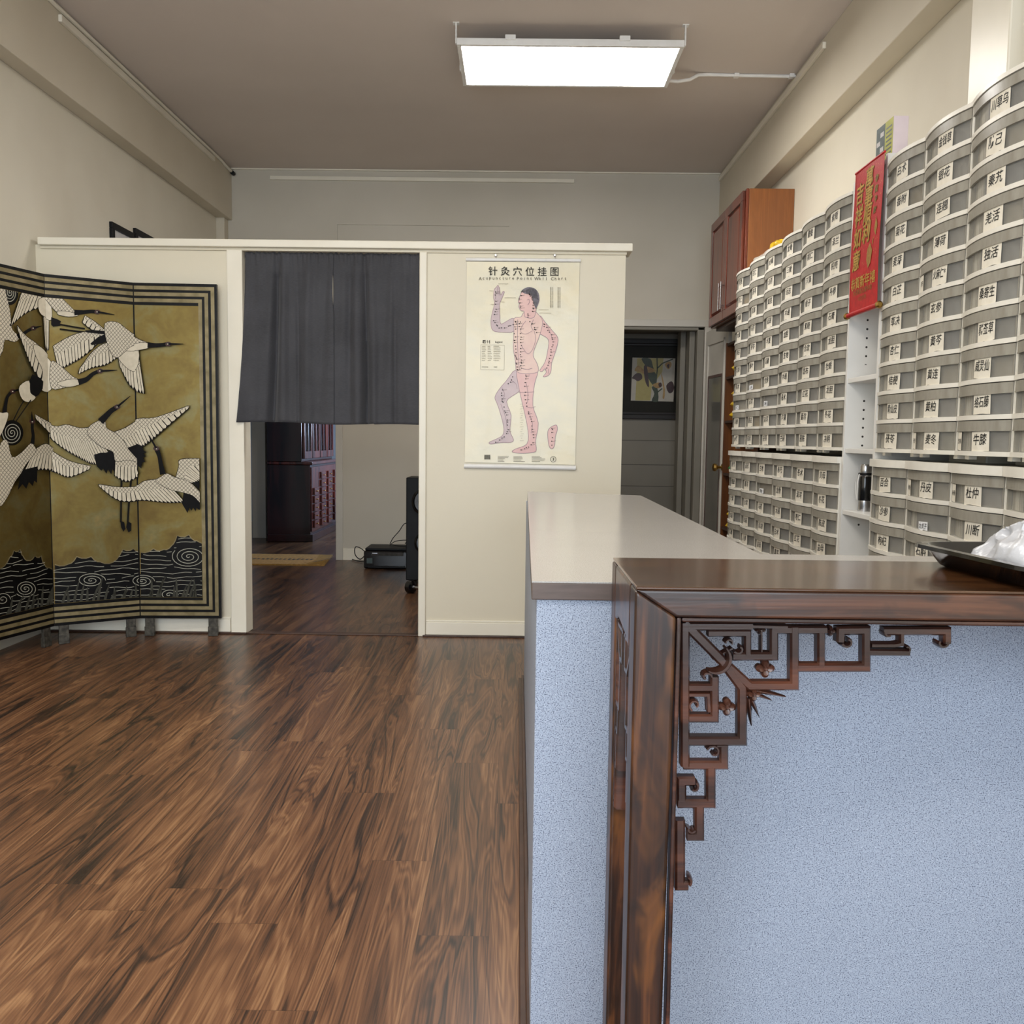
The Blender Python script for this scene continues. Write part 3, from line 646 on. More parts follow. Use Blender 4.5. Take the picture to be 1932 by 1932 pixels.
# end brackets under the end rail: stepped fretwork seen edge on
def endbracket(X, sx, front):
    m = MB(); y0 = (TF+LW) if front else (TB-LW); s = 1 if front else -1
    def P(u, v, h): return (X+sx*(.004+.022-h), y0+s*u, v)
    zt = .945
    for pts in ([(.006, zt), (.006, .60)], [(.0, zt-.008), (.10, zt-.008)], [(.0, zt-.004), (.06, zt-.07), (.06, zt-.16), (.0, zt-.16)], [(.06, zt-.065), (.085, zt-.065), (.085, zt)],
                [(0, zt-.21), (.042, zt-.21), (.042, zt-.16)], [(0, zt-.28), (.028, zt-.28), (.028, zt-.21)], [(.0, zt-.36), (.016, zt-.36), (.016, zt-.28)]):
        m.stroke(pts, .013, .022, P, ch=.26)
    m.build('end_bracket', 'tw_carve', T, smooth=True, angle=35)
for X, sx in ((TX0, 1), (TX1, -1)): endbracket(X, sx, True); endbracket(X, sx, False)

# ================================================================== TRAY AND BAG ON THE TABLE
def rrect(cx, cy, hx, hy, r, rot, n=7):
    out = []
    for k, (sx, sy) in enumerate(((1, 1), (-1, 1), (-1, -1), (1, -1))):
        for i in range(n):
            a = PI/2*k+PI/2*i/(n-1)
            x = sx*(hx-r)+r*math.cos(a); y = sy*(hy-r)+r*math.sin(a)
            out.append((cx+x*math.cos(rot)-y*math.sin(rot), cy+x*math.sin(rot)+y*math.cos(rot)))
    return out
rot = math.radians(5)
tcx, tcy = 1.015, 1.578
prof = [(.205, .150, .045, .0005), (.212, .157, .045, .004), (.232, .180, .05, .036), (.240, .188, .05, .0365), (.2405, .1885, .05, .032), (.244, .192, .05, .033), (.243, .191, .05, .040), (.229, .177, .05, .0405), (.209, .154, .045, .008), (.200, .145, .04, .006)]
m = MB(); rings = [[(x, y, ZT+z) for x, y in rrect(tcx, tcy, hx, hy, r, rot)] for hx, hy, r, z in prof]
n = len(rings[0]); vs = [p for g in rings for p in g]; fs = [tuple(range(n))[::-1], tuple((len(rings)-1)*n+i for i in range(n))]
for k in range(len(rings)-1):
    for i in range(n): fs.append((k*n+i, k*n+(i+1) % n, (k+1)*n+(i+1) % n, (k+1)*n+i))
m.add(vs, fs)
tag(m.build('serving_tray', 'blackgloss', smooth=True, angle=50, origin=(tcx, tcy, ZT)), 'shallow black plastic tray with a flared rim on the carved table', 'tray')
# white plastic bag lying crumpled in the tray
def bagpt(u, v):
    a = u*2*PI; e = v*PI/2
    r = math.sin(PI/2*(1-v)**.8) if v < 1 else 0
    rx, ry, rz = .160, .135, .088
    x = rx*r*math.cos(a); y = ry*r*math.sin(a); z = rz*(1-(1-v)**2.2)
    d = noise.noise(Vector((x*14, y*14, z*9+3)))
    d2 = abs(noise.noise(Vector((x*26+5, y*26, z*20))))
    k = 1+.26*d-.30*d2*min(1, (v+.15))
    lobe = .72+.42*noise.noise(Vector((x*9+2, y*9, 1)))+.6*x
    hh = max(0, z*k*(.85+.35*lobe)); lim = .185+hh*.25; limy = .132+hh*.25
    xx = max(-lim, min(lim, x*k-.055)); yy = max(-limy, min(limy, y*k))
    return (tcx+xx*math.cos(rot)-yy*math.sin(rot), tcy+xx*math.sin(rot)+yy*math.cos(rot), ZT+.009+hh)
m = MB().grid(72, 26, bagpt)
b = m.build('plastic_bag', 'bag', smooth=True, angle=60, origin=(tcx, tcy, ZT+.009)); tag(b, 'crumpled white plastic bag lying in the black tray', 'bag')

# ================================================================== DRAWER TOWERS ON THE RIGHT WALL
XS, PITCH = 1.70, .131
BOW = .030
def bow(t): return -BOW*(1-t*t)           # t in -1..1 across the width
def ribbon(m, w, z0, z1, x0, x1, mi, n=12, inset=0.0):
    """bowed bar: front at x0, back at x1 (offsets from the bow line)"""
    vs = []; fs = []
    for i in range(n+1):
        t = -1+2*i/n; y = t*(w/2-inset); b = bow(t)
        vs += [(b+x0, y, z0), (b+x0, y, z1), (b+x1, y, z1), (b+x1, y, z0)]
    for i in range(n):
        a = i*4; c = a+4
        for k in range(4): fs.append((a+k, c+k, c+(k+1) % 4, a+(k+1) % 4))
    fs += [(3, 2, 1, 0), tuple(n*4+k for k in range(4))]
    m.add(vs, fs, mi)
def make_frame(w, rows, lower, zbase):
    m = MB(); D = .415
    for r in range(rows): ribbon(m, w-.002, r*PITCH, r*PITCH+.017, -.006, .03, 0)
    zt = rows*PITCH
    if lower: ribbon(m, w-.001, zt, zt+.034, -.016, .03, 0); m.box(0, D, -w/2+.001, w/2-.001, zt, zt+.030)
    else:
        ribbon(m, w-.001, zt, zt+.016, -.008, .03, 0); m.box(0, D, -w/2+.001, w/2-.001, zt+.002, zt+.012)
        for yy in (-w/2+.03, w/2-.06):
            for xx in (.02, .36): m.box(xx, xx+.03, yy, yy+.03, -.016, 0)
    for yy in (-w/2+.001, w/2-.006): m.box(.0, D, yy, yy+.005, 0, zt)
    m.box(D-.006, D, -w/2+.006, w/2-.006, 0, zt)
    if lower: m.box(.02, D, -w/2+.002, w/2-.002, -zbase, 0)
    return m
def drawer_mesh(w):
    m = MB()
    ribbon(m, w, .093, .1275, -.004, -.001, 0, inset=.007)               # frosted band
    ribbon(m, w, .0895, .0935, -.006, .004, 0, inset=.007)               # lip
    ribbon(m, w, .018, .0895, .0015, .0035, 1, inset=.009)              # clear front
    ribbon(m, w, .0185, .112, .016, .020, 2, inset=.016)                 # what lies behind
    y0, y1 = -w/2+.012, w/2-.012
    m.box(.012, .38, y0, y0+.003, .018, .11, 1); m.box(.012, .38, y1-.003, y1, .018, .11, 1); m.box(.02, .38, y0, y1, .0165, .0185, 1)
    m.box(.024, .37, y0+.006, y1-.006, .019, .085, 2)
    for yy in (y0, y1-.004): m.box(-.002, .012, yy, yy+.004, .0165, .1275, 0)
    return m
NEAR_UP = [["白术", "香附", "菊花", "麦芽", "白芷", "草决", "杏仁", "桔梗", "青仙皮", "茯苓"][::1],
           ["金钱草", "银花", "连翘", "薄荷", "火麻仁", "玄参", "黄芩", "黄连", "黄柏", "麦冬"],
           ["川草乌", "防己", "秦艽", "羌活", "独活", "桑寄生", "豨莶草", "威灵仙", "络石藤", "牛膝"],
           ["木瓜", "灵芝", "葛根", "柴胡", "升麻", "蝉衣", "防风", "荆芥", "细辛", "苍耳"]]
NEAR_LO = [["百合", "沙参", "枸杞", "首乌", "当归", "熟地", "白芍"], ["丹皮", "女贞子", "石斛", "玉竹", "黄精", "阿胶", "龟板"], ["杜仲", "川断", "巴戟", "锁阳", "狗脊", "骨碎", "菟丝"], ["补骨脂", "山药", "扁豆", "芡实", "莲子", "大枣", "甘草"]]
POOL = "陈皮 半夏 苍术 厚朴 砂仁 木香 枳壳 乌药 川楝 延胡 郁金 丹参 红花 桃仁 益母 泽兰 三棱 莪术 乳香 没药 赤芍 生地 知母 石膏 栀子 夏枯 决明 龙胆 苦参 秦皮 大黄 芒硝 番泻 杏仁 紫菀 冬花 百部 桑叶 白前 前胡 贝母 瓜蒌 竹茹 海藻 昆布 远志 枣仁 柏子 合欢 龙骨 牡蛎 天麻 钩藤 全蝎 僵蚕 地龙 人参 党参 黄芪 白术 山药 茯苓 猪苓 泽泻 车前 木通 滑石 茵陈 金樱".split()
rng = random.Random(21)
def label_mesh(w, txt, off, kind, narrow=None):
    """paper tag on the bowed front with brush-written characters"""
    m = MB(); lw = (.112 if kind != 'small' else .078)*w/.40*(1+rng.uniform(-.06, .10)); lh = .074 if kind != 'small' else .034
    zc = .054+rng.uniform(-.002, .003) if kind != 'small' else .036
    til = rng.uniform(-.05, .05)
    def P(u, v, e=.0):
        uu = u*math.cos(til)-v*math.sin(til); vv = u*math.sin(til)+v*math.cos(til)
        y = -(off+uu); return (bow(2*y/w)-.0015-e, y, zc+vv)
    n = 5; jag = [rng.uniform(-.003, .003) for _ in range(n+1)]
    for i in range(n):
        a, c = -lw/2+lw*i/n, -lw/2+lw*(i+1)/n
        m.poly([P(a, -lh/2+jag[i]), P(c, -lh/2+jag[i+1]), P(c, lh/2), P(a, lh/2)], 0)
    if txt: m.text(txt, lambda u, v: P(u, v+(.008 if kind != 'small' else 0), .0012), .043 if kind != 'small' else .026, 1, bold=.008, shear=.14, maxw=lw*.86)
    m2 = None
    if narrow is not None:
        m2 = MB()
        def Q(u, v, e=0.0):
            y = -(-w*.36+u); return (bow(2*y/w)-.0015-e, y, .054+v)
        m2.poly([Q(-.024, -.033), Q(.024, -.036), Q(.024, .033), Q(-.024, .034)], 0)
        m2.text(narrow, lambda u, v: Q(u, v, .0012), .022, 1, bold=.01, maxw=.04)
    return m, m2
DR = {}
def tower(yc, w, z0, rows, lower, texts, label, group, xs):
    T = thing('drawer_tower', label, 'drawer tower', (xs, yc, z0), group)
    OFF[T.name] = Vector((0, 0, 0))
    key = (round(w, 3), rows, lower)
    if key not in DR: DR[key] = make_frame(w, rows, lower, z0).build('frame', 'plastic_white', T, smooth=True, angle=30)
    else: dup(DR[key], T)
    for r in range(rows):
        if ('d', round(w, 3)) not in DR: d = DR[('d', round(w, 3))] = drawer_mesh(w).build('drawer', ['dfrost', 'dclear', 'dcont'], T, smooth=True, angle=30)
        else: d = dup(DR[('d', round(w, 3))], T)
        d.location = (0, 0, r*PITCH)
        txt = texts[rows-1-r]
        kind = 'small' if (txt.endswith('*')) else 'n'
        t = txt.rstrip('*'); nar = None
        if '|' in t: t, nar = t.split('|')
        OFF[d.name] = Vector((0, 0, 0))
        lm, lm2 = label_mesh(w, t, rng.uniform(-.012, .012)+.036, kind, nar)
        if lm2: lm2.build('label', ['paper', 'ink'], d)
        lm.build('label', ['bluepaper' if kind == 'small' else 'paper', 'ink'], d)
NEAR_UP[1][4] = "火麻仁*|苏子"; NEAR_UP[1][9] = "麦冬|天冬"; NEAR_UP[2][9] = "牛膝|五味"; NEAR_LO[1][0] = "丹皮|地骨"; NEAR_LO[1][1] = "女贞子*"; NEAR_LO[2][0] = "杜仲|补骨"
pool = POOL*3; rng.shuffle(pool)
ORD = ['first', 'second', 'third', 'fourth', 'fifth', 'sixth']
WN, WF = .394, .4095
for c in range(4):
    yc = 4.305-WN*(c+.5)
    tower(yc, WN-.002, 1.237, 10, False, NEAR_UP[c], 'upper clear plastic drawer tower of the near bank, %s from the red scroll' % ORD[c], 'drawer towers of the near bank', XS)
    tower(yc, WN-.002, .0+1.17-7*PITCH, 7, True, NEAR_LO[c], 'lower clear plastic drawer tower of the near bank, %s from the white shelf gap' % ORD[c], 'drawer towers of the near bank', XS-.012)
k = 0
for c in range(6):
    yc = 4.742+WF*(c+.5)
    up = pool[k:k+10]; k += 10; lo = pool[k:k+7]; k += 7
    for q in {0: (2,), 1: (3, ), 2: (5,), 3: (7,), 4: (6,), 5: (7,)}.get(c, ()):
        if q not in (2, 3, 5): up[q] += '*'
    if c == 1: up[3] += '|川芎'
    if c == 3: lo[1] += '*'
    tower(yc, WF-.002, 1.237, 10, False, up, 'upper clear plastic drawer tower of the far bank, %s from the white shelf gap' % ORD[c], 'drawer towers of the far bank', XS)
    tower(yc, WF-.002, 1.17-7*PITCH, 7, True, lo, 'lower clear plastic drawer tower of the far bank, %s from the white shelf gap' % ORD[c], 'drawer towers of the far bank', XS-.012)

# ================================================================== WHITE SHELF UNIT IN THE GAP
YG0, YG1 = 4.309, 4.738
T = thing('shelf_unit', 'tall narrow white shelf unit between the two banks of drawers', 'shelf', ((XS+XR)/2, (YG0+YG1)/2, 0))
for y0, y1, zt in ((YG0, YG0+.022, 2.62), (YG1-.022, YG1, 2.60)):
    m = MB().box(XS-.004, XR-.005, y0, y1, 0, zt)
    m.build('side_panel', 'pegboard', T)
for z in (2.58, 1.585, 1.225, .905, .55, .06):
    MB().box(XS+.002, XR-.012, YG0+.0225, YG1-.0225, z, z+.024).build('shelf', 'melamine', T, bevel=.002)
MB().box(XR-.012, XR-.006, YG0+.0225, YG1-.0225, 0, 2.6).build('back_panel', 'melamine', T)
# thermos on a shelf of the gap
bx, by, bz = XS+.085, 4.64, .9295
T = thing('thermos_bottle', 'black and steel thermos bottle with a hanging strap, on the white shelf', 'bottle', (bx, by, bz))
MB().lathe((bx, by, bz), [(.030, 0), (.032, .004), (.032, .165), (.029, .178)], 0, 24).build('body', 'blackgloss', T, smooth=True)
MB().lathe((bx, by, bz), [(.0325, .0), (.0328, .004), (.0328, .05), (.0325, .054)], 0, 24).build('base_band', 'chrome', T, smooth=True)
MB().lathe((bx, by, bz), [(.029, .178), (.030, .18), (.030, .232), (.027, .24)], 0, 24).build('cap', 'chrome', T, smooth=True)
MB().lathe((bx, by, bz), [(.034, .185), (.035, .187), (.035, .194), (.034, .196)], 0, 24).build('collar', 'black', T, smooth=True)
MB().tube([(bx-.035, by-.01, bz+.19), (bx-.045, by-.02, bz+.15), (bx-.045, by-.015, bz+.09), (bx-.039, by+.0, bz+.06), (bx-.038, by+.02, bz+.1), (bx-.039, by+.022, bz+.15)], .003, 0, 6).build('strap', 'white', T, smooth=True)
# box of cards standing on top of the unit
p0 = onX(1628, 315, XS+.03); 
T = thing('card_box', 'small green and yellow card box standing on top of the white shelf unit', 'box', (XS+.065, 4.445, 2.6205))
b = MB(); b.box(XS+.03, XS+.10, 4.345, 4.545, 2.6205, 2.80)
b.build('box', 'pinkcard', T, bevel=.002)
fr = MB(); fx = XS+.0292
def fq(y0, y1, z0, z1, mi, e=0): fr.poly([(fx-e, y0, z0), (fx-e, y1, z0), (fx-e, y1, z1), (fx-e, y0, z1)], mi)
fq(4.544, 4.44, 2.621, 2.799, 0); fq(4.44, 4.346, 2.621, 2.799, 1)
for i in range(4): fq(4.535-(i % 2)*.04, 4.495-(i % 2)*.04, 2.64+i*.035, 2.662+i*.035, 2, .0006)
for i in range(7): fq(4.425, 4.36, 2.64+i*.02, 2.648+i*.02, 3, .0006)
fr.build('printed_front', ['slate', 'yelgreen', 'certpaper', 'leafdark'], T)
# tiny gold ornament on top of the near bank
oc = Vector((XS+.05, 4.24, 2.566))
m = MB(); m.lathe(oc, [(.006, 0), (.012, .003), (.014, .012), (.006, .02)], 0, 10)
for a in range(5):
    ca, sa = math.cos(a*1.257), math.sin(a*1.257); m.tube([oc+Vector((0, 0, .018)), oc+Vector((.018*ca, .018*sa, .03)), oc+Vector((.034*ca, .034*sa, .028))], [.004, .007, .002], 0, 6)
tag(m.build('ornament', 'brass', smooth=True, origin=oc), 'tiny gold flower ornament on top of the near drawers beside the scroll', 'ornament')

# ================================================================== RED SCROLL
T = thing('hanging_scroll', 'red paper scroll with gold calligraphy hanging over the white shelf gap', 'scroll', (XS-.035, 4.55, 1.91))
ya, yb, zt_, zb_ = 4.65, 4.29, 2.62, 1.925
def SP(u, v, e=0.0):   # u 0..1 left to right, v 0..1 bottom to top
    sag = .010*math.sin(PI*u)*(1 if v < .97 else .6)
    return (XS-.030-.004*math.sin(v*5)-sag*.4-e, ya+(yb-ya)*u, zb_+(zt_-zb_)*v)
m = MB(); m.grid(10, 24, lambda u, v: SP(u, .30+.70*v), 1); m.grid(10, 10, lambda u, v: SP(u, .30*v), 0)
for sx, c in ((0, 0), (1, 0)): m.grid(1, 20, lambda u, v: SP((.035*u if sx == 0 else 1-.035*u), v, .0008), 0)
sh = m.build('paper', ['red', 'redfleck'], T, smooth=True)
W_, H_ = ya-yb, zt_-zb_
def col(chars, u, v0, step, size, mi, e=.0018):
    for i, ch in enumerate(chars):
        mm.text(ch, (lambda a, bb, i=i: SP(u+(a+.003)/W_, v0-i*step+(bb-.003)/H_, e)), size, 1, bold=.03, shear=.1)
        mm.text(ch, (lambda a, bb, i=i: SP(u+a/W_, v0-i*step+bb/H_, e+.0008)), size, mi, bold=.012, shear=.1)
mm = MB()
col("吉祥如意", .24, .83, .155, .105, 0); col("萬事順利", .56, .90, .125, .10, 0)
col("恭賀發財", .80, .86, .07, .035, 1)
mm.text("恭賀新年禧", lambda a, bb: SP(.5+a/W_, .20+bb/H_, .0018), .062, 0, bold=.015, maxw=W_*.85)
mm.text("財源廣進吉慶有餘", lambda a, bb: SP(.5+a/W_, .135+bb/H_, .0018), .03, 1, maxw=W_*.8)
mm.text("大吉大利", lambda a, bb: SP(.5+a/W_, .085+bb/H_, .0018), .026, 1, maxw=W_*.45)
def leafshape(pts): mm.poly([SP(u, v, .002) for u, v in pts], 2)
leafshape([(.62, .60), (.70, .55), (.66, .47), (.60, .52)]); leafshape([(.86, .60), (.92, .54), (.88, .47), (.82, .51)])
leafshape([(.64, .40), (.72, .44), (.80, .38), (.76, .30), (.68, .27), (.62, .33)]); leafshape([(.78, .44), (.82, .47), (.80, .41)])
mm.build('lettering', ['goldink', 'darkgoldink', 'coir'], sh)
MB().tube([SP(-.05, -.005, .0), SP(1.02, -.005, .0)], .012, 0, 12).build('rod', 'red', T, smooth=True)
for u, d in ((-.05, -1), (1.02, 1)):
    MB().lathe(SP(u, -.005, 0), [(.013, 0), (.017, .004), (.017, .018), (.010, .026)], 0, 14, Vector((0, -d, 0))).build('rod_cap', 'brass', T, smooth=True)
MB().tube([SP(-.0, 1, 0), SP(1, 1, 0)], .006, 0, 8).build('top_rod', 'red', T, smooth=True)

# ================================================================== WOODEN WALL CABINET, BOOKCASE, PACKAGES
CX0, CY0, CY1, CZ0, CZ1 = 1.752, 7.206, 8.393, 2.304, 3.242
T = thing('wall_cabinet', 'cherry wood wall cabinet with two raised-panel doors, high on the right wall', 'cabinet', ((CX0+XR)/2, (CY0+CY1)/2, CZ0))
MB().box(CX0+.022, XR-.002, CY0, CY1, CZ0, CZ1).build('carcass', 'cabside', T, bevel=.003)
MB().box(CX0, CX0+.02, CY0, CY0+.05, CZ0, CZ1).build('face_frame', 'cabdoor', T, bevel=.003)
MB().box(CX0, CX0+.02, CY0+.052, CY1, CZ0, CZ1).build('face_frame', 'cabdoor', T, bevel=.003)
ym = (CY0+.03+CY1)/2
for a, bb, hy in ((CY0+.03, ym-.003, ym-.045), (ym+.003, CY1-.01, ym+.045)):
    x = CX0-.001; fr_ = .075
    m = MB()
    for y0, y1, z0, z1 in ((a, bb, CZ1-fr_-.01, CZ1-.01), (a, bb, CZ0+.01, CZ0+.01+fr_), (a, a+fr_, CZ0+.01+fr_, CZ1-.01-fr_), (bb-fr_, bb, CZ0+.01+fr_, CZ1-.01-fr_)): m.box(x-.022, x, y0, y1, z0, z1)
    m.box(x-.008, x, a+fr_, bb-fr_, CZ0+.01+fr_, CZ1-.01-fr_)
    g = .03; pa, pb, pz0, pz1 = a+fr_+g, bb-fr_-g, CZ0+.01+fr_+g, CZ1-.01-fr_-g
    m.add([(x-.008, pa-g+.006, pz0-g+.006), (x-.008, pb+g-.006, pz0-g+.006), (x-.008, pb+g-.006, pz1+g-.006), (x-.008, pa-g+.006, pz1+g-.006), (x-.019, pa, pz0), (x-.019, pb, pz0), (x-.019, pb, pz1), (x-.019, pa, pz1)],
          [(4, 7, 6, 5), (0, 4, 5, 1), (1, 5, 6, 2), (2, 6, 7, 3), (3, 7, 4, 0)])
    d = m.build('door', 'cabdoor', T, bevel=.003)
    MB().tube([(x-.055, hy, CZ0+.09), (x-.055, hy, CZ0+.32)], .006, 0, 10).tube([(x-.022, hy, CZ0+.12), (x-.055, hy, CZ0+.12)], .005, 0, 8).tube([(x-.022, hy, CZ0+.29), (x-.055, hy, CZ0+.29)], .005, 0, 8).build('handle', 'chrome', d, smooth=True)
MB().box(CX0+.04, XR-.1, CY0+.05, CY1-.05, CZ0-.03, CZ0-.001).build('light_rail', 'baseb', T)
BX0, BY0, BY1 = 1.91, 7.22, 8.45
T = thing('bookcase', 'brown wooden open bookcase below the wall cabinet, half hidden by the drawers', 'bookcase', ((BX0+XR)/2, (BY0+BY1)/2, 0))
for y0, y1 in ((BY0, BY0+.025), (BY1-.025, BY1)): MB().box(BX0, XR-.004, y0, y1, 0, 2.18).build('side_panel', 'shelfwood', T, bevel=.002)
for z in (.02, .457, .96, 1.443, 1.845, 2.15):
    MB().box(BX0+.004, XR-.012, BY0+.0255, BY1-.0255, z, z+.024).build('shelf', 'baseb', T, bevel=.002)
MB().box(XR-.012, XR-.005, BY0+.0255, BY1-.0255, 0, 2.2).build('back_panel', 'shelfwood', T)
def packet(y, z, h, mat, label, sx=.0):
    m = MB(); c = Vector((BX0+.05+sx, y, z)); L_ = .17
    def fn(u, v):
        a = u*2*PI; s_ = math.sin(PI*v)**.55
        k = 1+.18*noise.noise(Vector((u*6+y*9, v*5, y*3+z*7)))
        return (c.x-.10+v*.24, c.y+math.cos(a)*L_/2*s_*k, c.z+h/2*k+math.sin(a)*h/2*s_*k)
    m.grid(14, 10, fn)
    zm = min(v[2] for v in m.v); m.v = [(x, yy, zz-zm+z+.001) for x, yy, zz in m.v]
    ob = m.build('wrapped_packet', mat, smooth=True, angle=50, origin=(c.x, c.y, z)); return tag(ob, label, 'packet')
PK = [(7.98, 1.8695, .10, 'yellow', 'yellow wrapped packet alone on the highest stocked bookcase shelf'),
      (8.02, 1.4675, .082, 'yellow', 'yellow packet at the bottom of the pile on the middle bookcase shelf'),
      (8.00, 1.560, .082, 'yellow', 'yellow packet in the middle of the pile on the middle bookcase shelf'),
      (7.98, 1.653, .082, 'yellow', 'yellow packet on top of the pile on the middle bookcase shelf'),
      (8.00, .9845, .11, 'green', 'green wrapped packet on the bookcase shelf below the yellow pile'),
      (8.04, .4815, .09, 'yellow', 'yellow packet lying on the low bookcase shelf beside the countertop edge'),
      (8.00, .582, .10, 'yellow', 'upper of the two yellow packets on the low bookcase shelf')]
for a in PK:
    o = packet(*a)
    if a[3] == 'yellow': o['group'] = 'yellow packets on the bookcase'
# crumpled bag with something yellow on top of the far bank
bc = Vector((XS+.13, 6.72, 2.566))
def cb(u, v):
    a = u*2*PI; r = math.sin(PI/2*(1-v)**.7) if v < 1 else 0; k = 1+.35*noise.noise(Vector((math.cos(a)*2, math.sin(a)*2, v*3+5)))
    return (bc.x+.11*r*math.cos(a)*k, bc.y+.27*r*math.sin(a)*k, bc.z+.10*v*k)
T = thing('clear_bag', 'crumpled clear plastic bag with a yellow wrap, on top of the far drawers', 'bag', bc)
MB().grid(30, 10, cb).build('film', 'clearbag', T, smooth=True, angle=70)
def yb_(u, v):
    a = u*2*PI; e = (v-.5)*PI; k = 1+.3*noise.noise(Vector((math.cos(a)*2, math.sin(a)*2, v*4)))
    return (bc.x-.05+.055*math.cos(e)*math.cos(a)*k, bc.y-.36+.08*math.cos(e)*math.sin(a)*k, bc.z+.052+.052*math.sin(e)*k*.9)
MB().grid(18, 10, yb_).build('yellow_wrap', 'yellow', T, smooth=True, angle=60)

# ================================================================== FOLDING SCREEN
def c1(X, Y): return (X/4.025, 450+Y/4.025)
def c2(X, Y): return (X/4.025, 800+Y/4.025)
SA, SB, SCc = Vector((-1.872, 5.655, 0)), Vector((-2.383, 5.628, 0)), Vector((-2.797, 5.352, 0))
SD = SCc+Vector((-.255, -.967, 0)).normalized()*.505
ZTOP, ZBOT = onY(413, 537, 5.655).z, .115
T = thing('folding_screen', 'black lacquer folding screen with gold ground and painted flying cranes', 'folding screen', ((SA.x+SD.x)/2, (SA.y+SD.y)/2, 0))
PAN = []
for i, (r_, l_) in enumerate(((SA, SB), (SB, SCc), (SCc, SD))):
    ux = (r_-l_).normalized(); w = (r_-l_).length; nrm = Vector((ux.y, -ux.x, 0))   # towards the camera side
    if nrm.dot(-r_) < 0: nrm = -nrm
    PAN.append(dict(o=l_, ux=ux, w=w, n=nrm, mb=MB(), lay=0))
MI = dict(lacquer=0, gold=1, goldstripe=2, lacq_line=3, reed=4, outline=5, cream=6, featherblack=7, cranered=8, scales=9)
SMATS = list(MI)
def clip(poly, x0, x1, y0, y1):
    def cut(P, f, inter):
        out = []
        for i in range(len(P)):
            a, b = P[i-1], P[i]; fa, fb = f(a), f(b)
            if fa != fb: out.append(inter(a, b))
            if fb: out.append(b)
        return out
    def ix(x): return lambda a, b: (x, a[1]+(b[1]-a[1])*(x-a[0])/(b[0]-a[0]))
    def iy(y): return lambda a, b: (a[0]+(b[0]-a[0])*(y-a[1])/(b[1]-a[1]), y)
    for f, it in ((lambda p: p[0] >= x0, ix(x0)), (lambda p: p[0] <= x1, ix(x1)), (lambda p: p[1] >= y0, iy(y0)), (lambda p: p[1] <= y1, iy(y1))):
        if len(poly) < 3: return []
        poly = cut(poly, f, it)
    return poly
G0, G1 = ZBOT+.135, ZTOP-.135           # picture field
LAY = [0]
def put(pan, uv, mi, lay):
    uv = clip(uv, .008, pan['w']-(.117 if pan is PAN[0] else .008), G0+.002, G1-.002)
    if len(uv) < 3: return
    pan['mb'].poly([pan['o']+pan['ux']*u+Vector((0, 0, v))+pan['n']*(.0128+lay*.00022) for u, v in uv], mi)
def paint(pix, mi, lay=None, only=None):
    """a painted shape given by picture points, laid on every panel it crosses"""
    if lay is None: LAY[0] += 1; lay = LAY[0]
    for i, pan in enumerate(PAN):
        if only is not None and i not in only: continue
        uv = []
        for px, py in pix:
            p = on_plane(px, py, pan['o'], pan['n']); uv.append(((p-pan['o']).dot(pan['ux']), p.z))
        put(pan, uv, mi, lay)
def smooth_pts(pts, closed=True, k=3):
    out = []; n = len(pts)
    for i in range(n if closed else n-1):
        p0, p1, p2, p3 = (pts[(i-1) % n] if closed or i > 0 else pts[i]), pts[i], pts[(i+1) % n], (pts[(i+2) % n] if closed or i+2 < n else pts[(i+1) % n])
        for j in range(k):
            t = j/k
            out.append(tuple(.5*((2*p1[q])+(-p0[q]+p2[q])*t+(2*p0[q]-5*p1[q]+4*p2[q]-p3[q])*t*t+(-p0[q]+3*p1[q]-3*p2[q]+p3[q])*t**3) for q in (0, 1)))
    if not closed: out.append(pts[-1])
    return out
def line(pts, w, mi, lay=None, only=None):
    if lay is None: LAY[0] += 1; lay = LAY[0]
    n = len(pts); L = []; R = []
    for i, p in enumerate(pts):
        a = Vector(pts[max(i-1, 0)]); b = Vector(pts[min(i+1, n-1)]); t = (b-a)
        if t.length < 1e-6: continue
        t.normalize(); ww = w[i] if isinstance(w, (list, tuple)) else w
        L.append((p[0]-t.y*ww/2, p[1]+t.x*ww/2)); R.append((p[0]+t.y*ww/2, p[1]-t.x*ww/2))
    for i in range(len(L)-1): paint([L[i], L[i+1], R[i+1], R[i]], mi, lay, only)
def shape(pts, f, fill, only=None, k=3, ow=1.6):
    q = smooth_pts([f(*p) for p in pts], True, k)
    cx = sum(p[0] for p in q)/len(q); cy = sum(p[1] for p in q)/len(q)
    if ow: line(q+[q[0]], ow, MI['outline'], None, only)
    paint(q, MI[fill], None, only)
def wing(lead, tips, f, n=12, only=None, fill='cream'):
    """long feathers from the leading edge to the tips, each with a dark edge"""
    A_ = smooth_pts([f(*p) for p in lead], False, 6); B_ = smooth_pts([f(*p) for p in tips], False, 6)
    def at(C, t):
        x = t*(len(C)-1); i = min(int(x), len(C)-2); return Vector(C[i]).lerp(Vector(C[i+1]), x-i)
    ol = [tuple(p) for p in A_]+[tuple(p) for p in B_[::-1]]
    line(ol+[ol[0]], 2.2, MI['outline'], None, only); paint(ol, MI['outline'], None, only)
    LAY[0] += 1
    for i in range(n):
        t0, t1 = i/n+.10/n, (i+1)/n-.08/n
        a, b, c, d = at(A_, t0), at(A_, t1), at(B_, t1), at(B_, t0)
        m_ = (c+d)/2; e = (m_-(a+b)/2)
        paint([tuple(a), tuple(b), tuple(b.lerp(c, .93)), tuple(m_+e*.015), tuple(a.lerp(d, .93))], MI[fill], LAY[0], only)
    LAY[0] += 1
    cov = [tuple(at(A_, i/12)) for i in range(13)]+[tuple(at(A_, i/12).lerp(at(B_, i/12), .42-.05*(i % 2))) for i in range(12, -1, -1)]
    paint(cov, MI['scales'], None, only)
